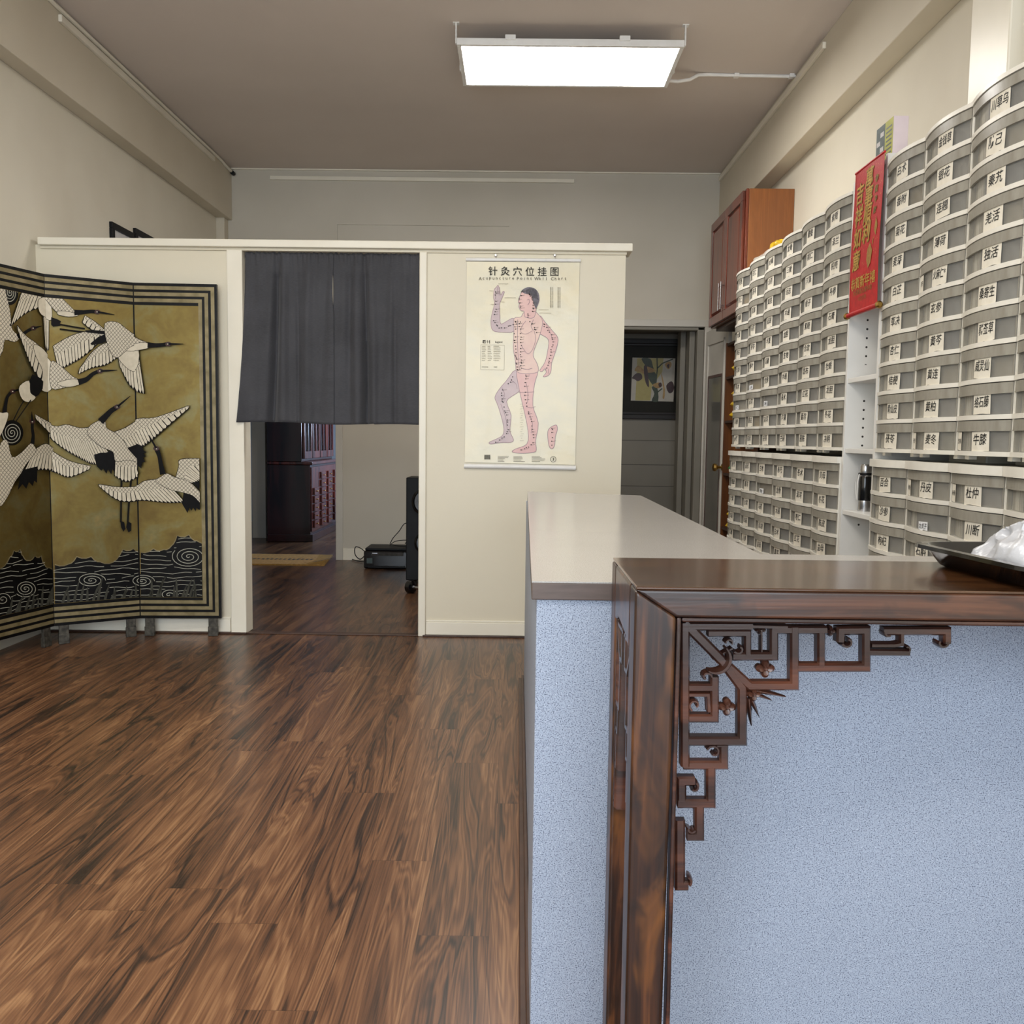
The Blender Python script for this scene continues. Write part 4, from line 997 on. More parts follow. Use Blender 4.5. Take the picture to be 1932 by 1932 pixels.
def head(neck, beak, f, w=(30, 26, 22, 26), eye=None):
    P_ = smooth_pts([f(*p) for p in neck], False, 4); s_ = 1/4.025
    n = len(P_); ws = []
    for i in range(n):
        x = i/(n-1)*(len(w)-1); a = min(int(x), len(w)-2); ws.append((w[a]+(w[a+1]-w[a])*(x-a))*s_)
    line(P_, ws, MI['featherblack'])
    h = P_[-1]; b_ = f(*beak); dv = Vector((b_[0]-h[0], b_[1]-h[1])).normalized(); r = 34*s_*.62
    paint([(h[0]+math.cos(a)*r*1.1+dv.x*1.5, h[1]+math.sin(a)*r*.85+dv.y*1.5) for a in [2*PI*i/12 for i in range(12)]], MI['cranered'])
    line([h, (h[0]*.5+b_[0]*.5, h[1]*.5+b_[1]*.5), b_], [16*s_, 13*s_, 4*s_], MI['featherblack'])
    e = (h[0]+dv.x*.6, h[1]+dv.y*.6); paint([(e[0]+1.4*math.cos(a), e[1]+1.0*math.sin(a)) for a in [2*PI*i/8 for i in range(8)]], MI['cream'])
def legs(ls, f, w=12):
    for l in ls: line([f(*p) for p in l], w/4.025, MI['outline'])
def ragged(pts, f, fill='featherblack', only=None): paint([f(*p) for p in pts], MI[fill], None, only)

# panel boards, gold fields, border stripes
for i, pan in enumerate(PAN):
    m, o, ux, n_, w = pan['mb'], pan['o'], pan['ux'], pan['n'], pan['w']
    uz = Vector((0, 0, 1))
    m.obox(o, ux, n_, uz, .003, w-.003, -.012, .012, ZBOT, ZTOP, 0)
    def q(u0, u1, v0, v1, mi, e):
        P = lambda u, v: o+ux*u+uz*v+n_*e
        m.poly([P(u0, v0), P(u1, v0), P(u1, v1), P(u0, v1)], mi)
    rb = .115 if i == 0 else .008
    q(.008, w-rb, G0, G1, 1, .0126)
    for k in range(3):
        a = .018+k*.038; th = .022
        e = w-(a+.0) if i == 0 else w-.007
        q(.007, e, ZTOP-a-th, ZTOP-a, 2, .0127); q(.007, e, ZBOT+a, ZBOT+a+th, 2, .0127)
        if i == 0: q(w-a-th, w-a, ZBOT+a+th, ZTOP-a-th, 2, .0127)
# water with incised ripples at the foot
WB = {2: [(-260, 1300), (-120, 1130), (0, 1090), (60, 1010), (90, 960), (140, 950), (160, 1000), (200, 1035), (250, 1000), (300, 1000), (320, 1060), (360, 1090), (425, 1085)],
      1: [(415, 1065), (520, 1060), (580, 1005), (690, 1005), (760, 1045), (860, 1045), (930, 950), (1010, 945), (1090, 975)],
      0: [(1075, 972), (1170, 945), (1250, 950), (1310, 920), (1350, 845), (1440, 840), (1500, 885), (1600, 900)]}
for i, pts in WB.items():
    q = []
    for a, b in zip(pts, pts[1:]): q += [a]+[(a[0]+(b[0]-a[0])*t, a[1]+(b[1]-a[1])*t+14*math.sin(PI*t)) for t in (.33, .66)]
    q.append(pts[-1]); px = [c2(*p) for p in q]
    paint(px+[(px[-1][0], 1215), (px[0][0], 1260)], 0, 2, (i,))
    line(px, 1.8, MI['goldstripe'], 3, (i,))
rr = random.Random(5)
def ripples(i, u0, u1, z0, z1, n):
    pan = PAN[i]
    for k in range(n):
        z = z0+(z1-z0)*k/(n-1); ph = rr.uniform(0, 6); segs = rr.choice((1, 2))
        u = u0
        while u < u1:
            ln = rr.uniform(.12, .35); st = []
            for j in range(9):
                uu = min(u+ln*j/8, u1); st.append((uu, z+.006*math.sin(uu*18+ph)+.003*math.sin(uu*47+ph)))
            for a, b in zip(st, st[1:]):
                if b[0]-a[0] < 1e-4: continue
                pt = [(a[0], a[1]-.0016), (b[0], b[1]-.0016), (b[0], b[1]+.0016), (a[0], a[1]+.0016)]
                m_ = pan['o']+pan['ux']*((a[0]+b[0])/2)+Vector((0, 0, a[1]))
                if inwater(i, (a[0]+b[0])/2, a[1]): put(pan, pt, MI['lacq_line'], 4)
            u += ln+rr.uniform(.015, .05)
WUV = {}
for i, pts in WB.items():
    L_ = []
    for p in pts:
        w3 = on_plane(*c2(*p), PAN[i]['o'], PAN[i]['n']); L_.append(((w3-PAN[i]['o']).dot(PAN[i]['ux']), w3.z))
    WUV[i] = L_
def inwater(i, u, z):
    L_ = WUV[i]
    for a, b in zip(L_, L_[1:]):
        if a[0] <= u <= b[0]: return z < a[1]+(b[1]-a[1])*(u-a[0])/(b[0]-a[0]+1e-9)-.012
    return z < L_[-1][1]-.03
for i in range(3): ripples(i, .01, PAN[i]['w']-(.12 if i == 0 else .01), G0+.02, G0+.46, 17)
def spiral(i, cx, cy, rx, ry, turns, f, back=True, mi='lacq_line', w=1.3):
    n = int(turns*22)
    P_ = []
    for k in range(n+1):
        t = k/n; a = turns*2*PI*t; P_.append(f(cx+rx*t*math.cos(a), cy+ry*t*math.sin(a)))
    if back: paint([f(cx+rx*1.12*math.cos(2*PI*k/28), cy+ry*1.12*math.sin(2*PI*k/28)) for k in range(28)], 0, 5, (i,))
    line(P_, w, MI[mi], 6, (i,))
spiral(0, 1440, 1005, 130, 80, 3.6, c2); spiral(1, 690, 1185, 110, 55, 3, c2); spiral(1, 1085, 1190, 95, 48, 3, c2); spiral(0, 1085, 1190, 95, 48, 3, c2)
spiral(0, 1290, 1295, 70, 42, 2, c2); spiral(2, 180, 1250, 85, 65, 3.4, c2); spiral(2, 400, 1355, 40, 30, 2, c2); spiral(2, 5, 1330, 60, 50, 2, c2)
for i, xs in ((1, [470, 520, 560, 610, 660, 700, 740, 790, 830, 870, 900, 935, 980, 1030]), (0, [1130, 1160, 1190, 1215, 1325, 1350, 1385, 1410, 1440, 1470, 1490]), (2, [30, 60, 100, 130, 175, 200, 235, 270, 300, 340, 370])):
    for x in xs:
        h = rr.uniform(120, 230); d = rr.uniform(-10, 60); b = 1395-(x-430)*.03 if i != 2 else 1500-x*.19
        line([c2(x, b), c2(x+d*.2, b-h*.35), c2(x+d*.7, b-h*.7), c2(x+d*1.3, b-h)], [6, 5, 4, 1], MI['reed'], 7, (i,))
LAY[0] = 8
for cx, cy, rx, ry, tn in ((60, 410, 62, 92, 4), (75, 1475, 82, 92, 3.6)):
    paint([c1(cx+rx*1.05*math.cos(2*PI*k/28), cy+ry*1.05*math.sin(2*PI*k/28)) for k in range(28)], 0, 8, (2,))
    n = 80; line([c1(cx+rx*.92*(k/n)*math.cos(tn*2*PI*k/n), cy+ry*.92*(k/n)*math.sin(tn*2*PI*k/n)) for k in range(n+1)], 1.5, MI['lacq_line'], 9, (2,))
LAY[0] = 10
# --- far left cranes (partly outside the picture)
shape([(-60, 400), (0, 330), (30, 430), (60, 560), (75, 690), (130, 745), (95, 785), (20, 770), (0, 860), (-60, 900)], c1, 'scales')
head([(115, 745), (165, 720), (205, 695), (232, 682)], (302, 664), c1, (36, 24, 22, 24))
head([(15, 1330), (25, 1260), (40, 1200), (75, 1162)], (150, 1140), c1, (36, 26, 22, 24)); shape([(0, 1325), (42, 1325), (30, 1390), (-20, 1500), (-60, 1500), (-60, 1330)], c1, 'cream')
# --- top crane
wing([(385, 380), (270, 360), (160, 365)], [(385, 490), (190, 560), (60, 665)][::1], c1, 10)
wing([(300, 455), (370, 480)], [(325, 830), (365, 850)], c1, 6, fill='cream')
shape([(270, 470), (330, 450), (385, 520), (385, 620), (330, 600), (280, 560)], c1, 'cream')
shape([(200, 380), (300, 355), (400, 408), (450, 440), (500, 490), (560, 550), (590, 585), (520, 590), (430, 560), (395, 530), (330, 450), (270, 430)], c1, 'scales')
shape([(440, 555), (520, 560), (590, 585), (520, 596), (440, 580)], c1, 'cream')
head([(560, 565), (630, 562), (690, 556), (730, 560)], (865, 582), c1, (44, 30, 26, 28))
ragged([(385, 600), (430, 615), (460, 630), (452, 650), (455, 665), (400, 672), (385, 655)], c1); legs([[(450, 655), (560, 675), (640, 688)], [(450, 690), (560, 705), (650, 715)]], c1)
# --- crane across panels, third
wing([(105, 660), (170, 740), (270, 815), (390, 960)], [(110, 690), (170, 860), (230, 1000), (340, 1150)], c1, 11)
shape([(230, 810), (290, 830), (350, 900), (395, 970), (395, 1130), (330, 1165), (280, 1130), (300, 1010), (250, 900)], c1, 'cream')
wing([(400, 820), (520, 750), (640, 712), (820, 700)], [(440, 1000), (540, 950), (650, 880), (820, 720)], c1, 14)
shape([(385, 940), (440, 960), (480, 990), (540, 1045), (600, 1080), (590, 1112), (500, 1128), (385, 1135)], c1, 'scales')
shape([(430, 1100), (540, 1070), (600, 1082), (590, 1112), (500, 1128)], c1, 'cream')
head([(590, 1092), (650, 1072), (700, 1030), (750, 1008)], (885, 1002), c1, (48, 36, 28, 28))
ragged([(215, 1030), (262, 1050), (300, 1085), (295, 1140), (262, 1190), (235, 1205), (170, 1180), (190, 1090)], c1)
shape([(120, 1120), (190, 1080), (200, 1170), (240, 1205), (200, 1240), (150, 1230), (120, 1180)], c1, 'cream')
legs([[(150, 1230), (105, 1310), (68, 1385)], [(205, 1225), (145, 1310), (92, 1385)]], c1, 9)
# --- second crane
wing([(790, 700), (720, 640), (640, 590)], [(770, 715), (690, 695), (620, 640)], c1, 5)
ragged([(640, 700), (720, 700), (800, 706), (840, 720), (830, 735), (780, 730), (650, 716)], c1)
ragged([(840, 735), (830, 770), (770, 800), (690, 812), (680, 800), (740, 750), (790, 730)], c1)
wing([(880, 790), (790, 800), (700, 860), (600, 990)], [(890, 900), (800, 960), (690, 985), (590, 1030)], c1, 12)
wing([(890, 900), (970, 860), (1060, 850)], [(905, 975), (990, 1130), (1110, 1180)], c1, 10)
shape([(890, 890), (970, 850), (1065, 850), (1055, 980), (1000, 1010), (930, 960)], c1, 'cream')
shape([(790, 650), (880, 640), (950, 690), (1020, 740), (1070, 772), (1130, 795), (1155, 828), (1060, 852), (960, 850), (890, 905), (840, 880), (800, 770)], c1, 'scales')
shape([(980, 830), (1060, 800), (1130, 798), (1155, 828), (1060, 852), (960, 856)], c1, 'cream')
head([(1135, 812), (1190, 815), (1240, 812), (1285, 806)], (1405, 805), c1, (44, 32, 28, 30))
# --- big centre crane, wings spread
legs([[(915, 1830), (912, 1990), (910, 2150)], [(988, 1830), (972, 1990), (962, 2150)]], c1, 15)
ragged([(905, 2140), (935, 2150), (945, 2200), (930, 2222), (912, 2190)], c1); ragged([(958, 2140), (990, 2160), (988, 2215), (968, 2228), (950, 2190)], c1)
wing([(690, 1432), (600, 1440), (500, 1415), (400, 1425), (225, 1335)], [(840, 1660), (720, 1712), (600, 1665), (430, 1560), (235, 1370)], c1, 26)
wing([(830, 1480), (940, 1440), (1060, 1372), (1200, 1360), (1450, 1270)], [(930, 1600), (1040, 1605), (1140, 1550), (1270, 1440), (1445, 1290)], c1, 22)
ragged([(705, 1640), (760, 1625), (800, 1625), (835, 1605), (872, 1650), (866, 1775), (845, 1750), (838, 1790), (812, 1752), (800, 1785), (775, 1745), (762, 1762), (728, 1728)], c1)
ragged([(955, 1590), (1050, 1555), (1095, 1575), (1108, 1610), (1128, 1622), (1108, 1632), (1122, 1655), (1102, 1662), (1118, 1695), (1095, 1700), (1090, 1745), (1040, 1705), (980, 1650)], c1)
wing([(868, 1690), (960, 1655), (1040, 1700)], [(862, 1800), (960, 1845), (1068, 1785)], c1, 8)
shape([(680, 1420), (745, 1385), (790, 1392), (800, 1440), (870, 1480), (930, 1540), (965, 1600), (1040, 1690), (960, 1680), (870, 1690), (850, 1620), (760, 1580), (690, 1520), (655, 1470)], c1, 'scales')
head([(755, 1392), (800, 1345), (835, 1310), (878, 1282)], (980, 1198), c1, (56, 44, 38, 36))
# --- lower right crane
wing([(1350, 410), (1375, 320), (1390, 268), (1570, 262)], [(1480, 445), (1520, 430), (1550, 410), (1580, 380)], c2, 9)
ragged([(1475, 440), (1590, 425), (1590, 540), (1530, 500)], c2)
wing([(1260, 415), (1120, 430), (1050, 468), (900, 478), (740, 455)], [(1420, 590), (1280, 592), (1100, 575), (900, 580), (745, 470)], c2, 22)
ragged([(1410, 520), (1470, 530), (1520, 580), (1570, 655), (1520, 645), (1510, 632), (1500, 660), (1482, 630), (1470, 655), (1455, 630), (1440, 672), (1398, 600)], c2)
shape([(1240, 400), (1285, 375), (1350, 405), (1450, 435), (1530, 510), (1590, 560), (1590, 650), (1540, 600), (1480, 540), (1400, 515), (1300, 490), (1200, 430)], c2, 'scales')
head([(1255, 380), (1240, 310), (1228, 245), (1208, 190)], (1150, 85), c2, (46, 34, 30, 38))
# --- lower left crane
wing([(215, 195), (300, 150), (380, 200), (520, 280), (680, 318)], [(130, 370), (260, 345), (400, 360), (520, 400), (670, 340)], c2, 20)
ragged([(110, 350), (235, 320), (232, 445), (210, 430), (200, 470), (170, 440), (150, 490), (120, 455), (85, 500)], c2)
shape([(-60, 200), (0, 120), (40, 250), (120, 210), (185, 145), (212, 170), (220, 210), (150, 300), (110, 370), (60, 440), (0, 560), (-60, 600)], c2, 'scales')
head([(195, 150), (202, 90), (195, 35), (195, -15)], (190, -95), c2, (34, 24, 22, 26))
for i, pan in enumerate(PAN):
    P_ = pan['mb'].build('panel', SMATS, T)
    for u in (.03, pan['w']-.085):
        m = MB(); m.obox(pan['o'], pan['ux'], pan['n'], Vector((0, 0, 1)), u, u+.055, -.010, .010, .06, ZBOT+.002)
        m.obox(pan['o'], pan['ux'], pan['n'], Vector((0, 0, 1)), u-.003, u+.058, -.013, .014, 0, .062)
        m.build('foot', 'foot', P_, bevel=.003)

# ================================================================== DOORWAY CURTAIN
XC0, XC1, ZR = -1.737, -.63, 2.405
YC = YP-.024
tag(MB().tube([(XC0+.002, YP+.05, ZR-.004), (XC1-.002, YP+.05, ZR-.004)], .011, 0, 12).build('curtain_rod', 'black', smooth=True, origin=(-1.18, YP+.05, ZR)), 'thin black curtain rod across the top of the doorway', 'curtain rod')
T = thing('door_curtain', 'charcoal grey fabric half curtain with a centre slit, hanging in the doorway', 'curtain', (-1.18, YP+.03, 1.36))
FOLDS = [(.165, .020, -.055), (.09, .035, .016), (.225, .03, .020), (.30, .012, -.014), (.36, .03, .012), (.60, .02, -.012), (.64, .03, .018), (.692, .016, -.050), (.74, .02, .018), (.86, .014, -.012), (.93, .03, .010)]
def cpt(s, v, left):
    """s 0..1 over the doorway, v 0 top .. 1 bottom"""
    z = ZR+.016-v*(ZR+.016-1.358)
    x = XC0+.012+s*(XC1-XC0-.016)
    amp = min(1, .35+1.1*v)
    y = 0
    for c, w_, a in FOLDS:
        cc = c+(.02 if c < .2 else -.005)*(1-v)-.012*v*(1 if c < .3 else 0)
        y += a*amp*math.exp(-((s-cc)/w_)**2)
    y += .006*math.sin(s*38+2*v)*(.5+.5*v)+.004*math.sin(s*90+4*v)*(1-v)
    g = math.exp(-((v)/.045)**2)                      # gathered heading
    y += g*.008*math.sin(s*210)+.003*noise.noise(Vector((s*18, v*14, 2)))
    z += g*.010*noise.noise(Vector((s*70, 1, 3)))+(.006*math.sin(s*9)-.012*s*0)*(v**3)
    x += -.05*v**2*max(0, 1-s*5)
    if v > .9 and .74 < s: z -= .004
    return x, y, z
def half(s0, s1, left):
    def fn(u, v):
        s = s0+(s1-s0)*u
        x, y, z = cpt(s, v, left)
        e = (1-u) if not left else u               # closeness to the slit edge
        slit = .0
        if .085 < v < .34: slit = .0085*math.sin(PI*(v-.085)/.255)**.7
        x += (-slit if left else slit*.55)*max(0, (e-.75)*4)
        y += (.004 if left else -.004)*max(0, (e-.6)*2.5)+.002*math.sin(v*80)*max(0, (e-.8)*5)*(1 if v > .4 else 0)
        yb = YP+.022-y if v > .12 else YP+.018-y*.6
        return (x, min(yb, YP+.085)-max(0, .09-s)*.75*v, z)
    return MB().grid(84, 60, fn)
for s0, s1, l in ((0, .508, True), (.50, 1, False)):
    o = half(s0, s1, l).build('curtain_panel', 'cloth', T, smooth=True, angle=80)
    sd = o.modifiers.new('thickness', 'SOLIDIFY'); sd.thickness = .0016

# ================================================================== ACUPUNCTURE CHART
def k1(X, Y): return (840+X/4.2, 460+Y/4.2)
YH = YP-.006
def ch(X, Y, e=0.0):
    p = onY(*k1(X, Y), YH-.004); return Vector((p.x, YH-.004-e, p.z))
T = thing('wall_chart', 'laminated acupuncture point wall chart with a standing figure, hung on the partition', 'chart', ch(600, 1760))
cTL, cTR, cBR, cBL = ch(172, 140), ch(1066, 148), ch(1030, 1752), ch(155, 1730)
def cs(u, v):
    p = cBL.lerp(cBR, u).lerp(cTL.lerp(cTR, u), v)
    return (p.x, YH-.0015+.0012*math.sin(v*9+u*2), p.z)
sheet = MB().grid(14, 20, cs).build('sheet', 'chartpaper', T, smooth=True, angle=80)
MB().tube([ch(164, 124), ch(1074, 132)], .011, 0, 10).build('top_rod', 'white', T, smooth=True)
MB().tube([ch(150, 1760), ch(570, 1766), ch(1034, 1776)], .016, 0, 10).build('bottom_rod', 'white', T, smooth=True)
m = MB(); CL = [0]
def cpoly(pts, mi, sm=True, e=None):
    CL[0] += 1; ee = .0005+CL[0]*.00004 if e is None else e
    q = smooth_pts(pts, True, 3) if sm else pts
    m.poly([ch(x, y, ee) for x, y in q], mi)
def cline(pts, w, mi, closed=False, e=.0045):
    P_ = pts+[pts[0]] if closed else pts
    for a, b in zip(P_, P_[1:]):
        a, b = Vector(a), Vector(b); t = b-a
        if t.length < .01: continue
        t.normalize(); n_ = Vector((-t.y, t.x))*w/2
        m.poly([ch(*(a+n_), e), ch(*(b+n_), e), ch(*(b-n_), e), ch(*(a-n_), e)], mi)
def fig(pts, mi):
    cpoly(pts, mi); cline(smooth_pts(pts, True, 3), 4.5, 3, True, .0005+CL[0]*.00004+.00002)
fig([(545, 592), (490, 612), (440, 635), (432, 560), (430, 480), (445, 440), (468, 384), (456, 380), (440, 408), (432, 370), (420, 330), (410, 338), (400, 350), (388, 365), (384, 430), (392, 470), (370, 560), (362, 625), (378, 686), (450, 700), (548, 690)], 2)
fig([(560, 1000), (485, 1085), (430, 1150), (394, 1215), (410, 1262), (430, 1320), (462, 1440), (458, 1512), (410, 1545), (350, 1572), (362, 1586), (440, 1574), (520, 1572), (540, 1550), (512, 1480), (522, 1360), (486, 1250), (540, 1200), (592, 1150)], 2)
fig([(566, 1005), (650, 1030), (732, 1015), (708, 1110), (694, 1280), (737, 1420), (716, 1560), (722, 1630), (700, 1652), (600, 1660), (530, 1648), (560, 1625), (648, 1585), (656, 1480), (622, 1310), (590, 1170)], 1)
fig([(745, 570), (790, 620), (850, 690), (892, 745), (885, 815), (858, 900), (842, 950), (838, 1010), (815, 1045), (776, 1053), (800, 1020), (790, 990), (768, 1012), (750, 1002), (790, 940), (812, 850), (818, 760), (762, 720), (705, 680)], 1)
fig([(628, 540), (600, 580), (545, 592), (545, 690), (540, 820), (556, 930), (568, 1012), (640, 1030), (734, 1015), (728, 950), (698, 890), (708, 830), (750, 720), (772, 620), (745, 568), (700, 532)], 0)
fig([(652, 352), (612, 372), (596, 405), (578, 462), (590, 472), (584, 500), (600, 528), (625, 536), (632, 580), (702, 585), (722, 510), (744, 450), (736, 390), (700, 356)], 1)
cpoly([(605, 372), (650, 345), (705, 352), (740, 392), (744, 450), (720, 512), (700, 470), (690, 430), (672, 400), (630, 395)], 4)
cpoly([(640, 440), (655, 430), (662, 455), (650, 480), (640, 465)], 1)
fig([(872, 1436), (828, 1460), (812, 1500), (822, 1600), (846, 1624), (866, 1596), (872, 1530), (887, 1480), (886, 1445)], 1)
rp = random.Random(3)
for pts in ([(640, 610), (610, 650), (600, 700), (640, 715), (690, 690)], [(705, 690), (715, 760), (690, 840), (650, 870), (600, 800)], [(575, 600), (572, 760), (578, 900), (588, 1000)], [(600, 985), (650, 995), (690, 985)], [(640, 1100), (655, 1180), (650, 1260)], [(575, 1175), (640, 1178), (705, 1172)],
            [(640, 1290), (680, 1300), (715, 1290)], [(660, 1330), (690, 1420), (680, 1500)], [(450, 1140), (470, 1200), (440, 1250)], [(520, 1080), (560, 1110), (570, 1150)], [(440, 1270), (480, 1380), (490, 1470)], [(800, 640), (830, 700), (850, 760)], [(700, 600), (680, 650), (700, 690)],
            [(588, 415), (600, 410), (606, 416)], [(582, 500), (598, 502)], [(650, 445), (664, 440), (668, 460), (655, 485)], [(400, 400), (398, 440)], [(414, 345), (416, 400)], [(430, 345), (428, 410)], [(790, 1010), (800, 985)], [(815, 1030), (818, 990)]): cline(smooth_pts(pts, False, 5), 3.2, 3, False, .0042)
for hx in range(12): cline([(640+hx*7, 352+abs(hx-6)*2), (648+hx*8, 400+hx*4)], 2.2, 5, False, .0043)
def dots(path, n, j=6):
    P_ = smooth_pts(path, False, 6)
    for i in range(n):
        p = P_[int(i/(n-1)*(len(P_)-1))]; x, y = p[0]+rp.uniform(-j, j), p[1]+rp.uniform(-j, j)
        cline([(x-4, y), (x+4, y+rp.uniform(-2, 2))], 7, 5)
        if rp.random() < .7: cline([(x+5, y+1), (x+rp.uniform(14, 34), y-3)], 1.8, 6)
for path, n in (([(560, 620), (550, 760), (560, 900), (575, 1000)], 22), ([(590, 620), (600, 760), (600, 900), (600, 980)], 18), ([(650, 560), (690, 640), (720, 700)], 10), ([(670, 400), (700, 460), (690, 540)], 14), ([(610, 380), (590, 440), (600, 510)], 8),
                ([(400, 380), (400, 500), (390, 620), (450, 670), (540, 640)], 18), ([(780, 640), (850, 740), (840, 860), (810, 980)], 20), ([(640, 1040), (630, 1180), (660, 1330), (690, 1450), (690, 1580), (600, 1640)], 26),
                ([(540, 1060), (450, 1180), (460, 1280), (490, 1400), (490, 1500), (400, 1570)], 24), ([(850, 1460), (845, 1520), (840, 1590)], 6)): dots(path, n)
def ct(body, cx, cy, size, mi, bold=0.0, wx=1.0, maxw=None):
    s_ = size/4.2*YH/F
    m.text(body, lambda a, b: (lambda c: Vector((c.x+a, c.y, c.z+b+a*-.0)))(ch(cx, cy, .0045)), s_, mi, bold=bold, wx=wx, maxw=maxw)
for i, chx in enumerate("针灸穴位挂图"): ct(chx, 378+i*97.5, 216+i*1.2, 74, 5, .006)
for i, (wd, cx) in enumerate((("Acupuncture", 408), ("Point", 628), ("Wall", 762), ("Chart", 900))):
    n_ = len(wd)
    for j, cc in enumerate(wd): ct(cc, cx+(j-(n_-1)/2)*26, 274+cx*.004, 34, 6, .004)
ct("图 例", 326, 776, 26, 5, .02); ct("Legend", 424, 780, 20, 5, .01)
for r in range(9):
    for x0, x1 in ((290, 325), (336, 372), (382, 440)): cline([(x0, 812+r*14), (x1-rp.uniform(0, 14), 812+r*14)], 3, 7)
cline([(290, 975), (340, 976)], 3, 6); cline([(385, 976), (412, 976)], 3, 6)
cline([(282, 800), (470, 804), (466, 1000), (280, 996)], 1.5, 7, True)
for k in range(4):
    for r in range(24): cline([(832+k*14+(18 if k > 1 else 0)+(4 if k > 1 else 0)*3, 345+r*7), (841+k*14+(18 if k > 1 else 0)+12*(k > 1), 345+r*7)], 3.0 if k % 2 == 0 else 2.2, 6)
for q in range(14): cline([(312+q*3.4, 1672), (311+q*3.4, 1708)], 1.2+1.6*(q % 3 == 0)+.6*(q % 2), 5)
for bx0, w_ in ((416, 90), (540, 100), (685, 115)):
    for r in range(5): cline([(bx0, 1682+r*10+bx0*.004), (bx0+w_*rp.uniform(.4, 1), 1682+r*10+bx0*.004)], 2.6, 6)
P_ = [(856+22*math.cos(a*PI/12), 1707+22*math.sin(a*PI/12)) for a in range(24)]; cline(P_, 3, 5, True); ct("3", 856, 1707, 34, 5, .01)
for p, q in (((420, 318), (500, 318)), ((470, 428), (560, 428)), ((740, 522), (820, 524)), ((745, 548), (840, 550)), ((360, 480), (388, 482)), ((440, 460), (470, 462)), ((350, 372), (380, 374))): cline([p, q], 2.2, 7)
for i in range(22): cline([(1, 1)] if False else [(622-6*(i % 3), 1180+i*18), (600-8*(i % 2), 1182+i*18)], 1.6, 7) if 4 < i < 22 else None
m.build('printing', ['skin_torso', 'skin_pink', 'skin_mauve', 'chart_line', 'hair', 'ink', 'ink_soft', 'ink_faint'], sheet)
for hx, side_ in ((400, 'left'), (868, 'right')):
    p = ch(hx, 92); o = MB().lathe((p.x, YP+.0, p.z), [(.009, 0), (.009, .004), (.004, .006), (.004, .016), (.007, .018), (.006, .022)], 0, 10, Vector((0, -1, 0))).tube([(p.x, YP-.014, p.z), (p.x+.008, YP-.012, p.z-.035)], .0016, 0, 6)
    tag(o.build('wall_hook', 'chrome', smooth=True, origin=(p.x, YP, p.z)), 'tiny hook above the %s end of the wall chart' % side_, 'hook')

# ================================================================== ORCHID PICTURE IN THE ALCOVE
YO = YA-.03
def op(px, py): q = onY(px, py, YO); return (q.x, q.z)
x1, zt1 = op(1312, 640); _, zb1 = op(1305, 792); pc = op(1233, 716); x0 = 2*pc[0]-x1
T = thing('framed_print', 'dark framed orchid print hanging on the grey alcove wall', 'picture', (pc[0], YA-.004, zb1))
m = MB(); fw = .085
def fr_(a, b, c, d, y0): return m.box(a, b, y0, YA-.005, c, d)
for k_, (ins, y0) in enumerate(((0, YO), (.05, YO+.008))):
    f = .052 if k_ == 0 else .03
    a, b, c, d = x0+ins, x1-ins, zb1+ins, zt1-ins
    fr_(a, b, d-f, d, y0); fr_(a, b, c, c+f, y0); fr_(a, a+f, c+f, d-f, y0); fr_(b-f, b, c+f, d-f, y0)
m.build('frame', 'pframe', T, bevel=.006)
MB().box(x0+.07, x1-.07, YO+.018, YA-.005, zb1+.07, zt1-.07).build('mat_board', 'matboard', T)
m = MB(); yy = YO+.017
def opl(X, Y, e=0.0): q = onY(1160+X/8.05, 590+Y/8.05, YO+.017); return (q.x, YO+.017-e, q.z)
OC = [0]
def opoly(pts, mi, sm=True):
    OC[0] += 1; q = smooth_pts(pts, True, 3) if sm else pts; m.poly([opl(x, y, OC[0]*.0001) for x, y in q], mi)
opoly([(268, 682), (920, 694), (890, 1350), (243, 1335)], 0, False); opoly([(340, 690), (740, 692), (720, 900), (560, 1120), (540, 1335), (310, 1332), (330, 1000)], 1, False)
for pts, mi in (([(410, 690), (540, 700), (580, 820), (600, 900), (520, 860), (440, 770)], 2), ([(470, 920), (600, 900), (640, 1000), (610, 1100), (560, 1080), (500, 980)], 2), ([(560, 1130), (640, 1120), (660, 1340), (560, 1338), (600, 1230)], 2),
                ([(300, 880), (360, 800), (460, 900), (440, 930), (380, 900)], 3), ([(480, 820), (560, 840), (620, 880), (560, 910), (480, 900)], 3), ([(260, 990), (330, 920), (400, 930), (415, 1000), (350, 1040), (300, 1010)], 4), ([(440, 820), (480, 800), (500, 900), (520, 1120), (480, 1090), (450, 980)], 4),
                ([(570, 1100), (650, 1060), (700, 1070), (720, 1110), (650, 1150)], 3), ([(660, 1080), (700, 1060), (715, 1110), (680, 1135)], 4), ([(700, 920), (730, 1000), (760, 1180), (750, 1300), (725, 1290), (735, 1150)], 3), ([(780, 1110), (860, 1040), (900, 1120), (880, 1200), (820, 1220)], 4), ([(760, 780), (840, 740), (860, 800), (810, 860)], 3), ([(790, 800), (830, 780), (815, 850)], 4)): opoly(pts, mi)
for pts in ([(640, 690), (645, 860), (625, 1060)], [(640, 850), (720, 770), (880, 705)], [(620, 1230), (720, 1150)]):
    for a, b in zip(pts, pts[1:]):
        a, b = Vector(a), Vector(b); n_ = (b-a).normalized(); n_ = Vector((-n_.y, n_.x))*9; OC[0] += 1
        m.poly([opl(*(a+n_), .002), opl(*(b+n_), .002), opl(*(b-n_), .002), opl(*(a-n_), .002)], 2)
m.build('print', ['printpaper', 'printyellow', 'leafdark', 'petal', 'maroon'], T)

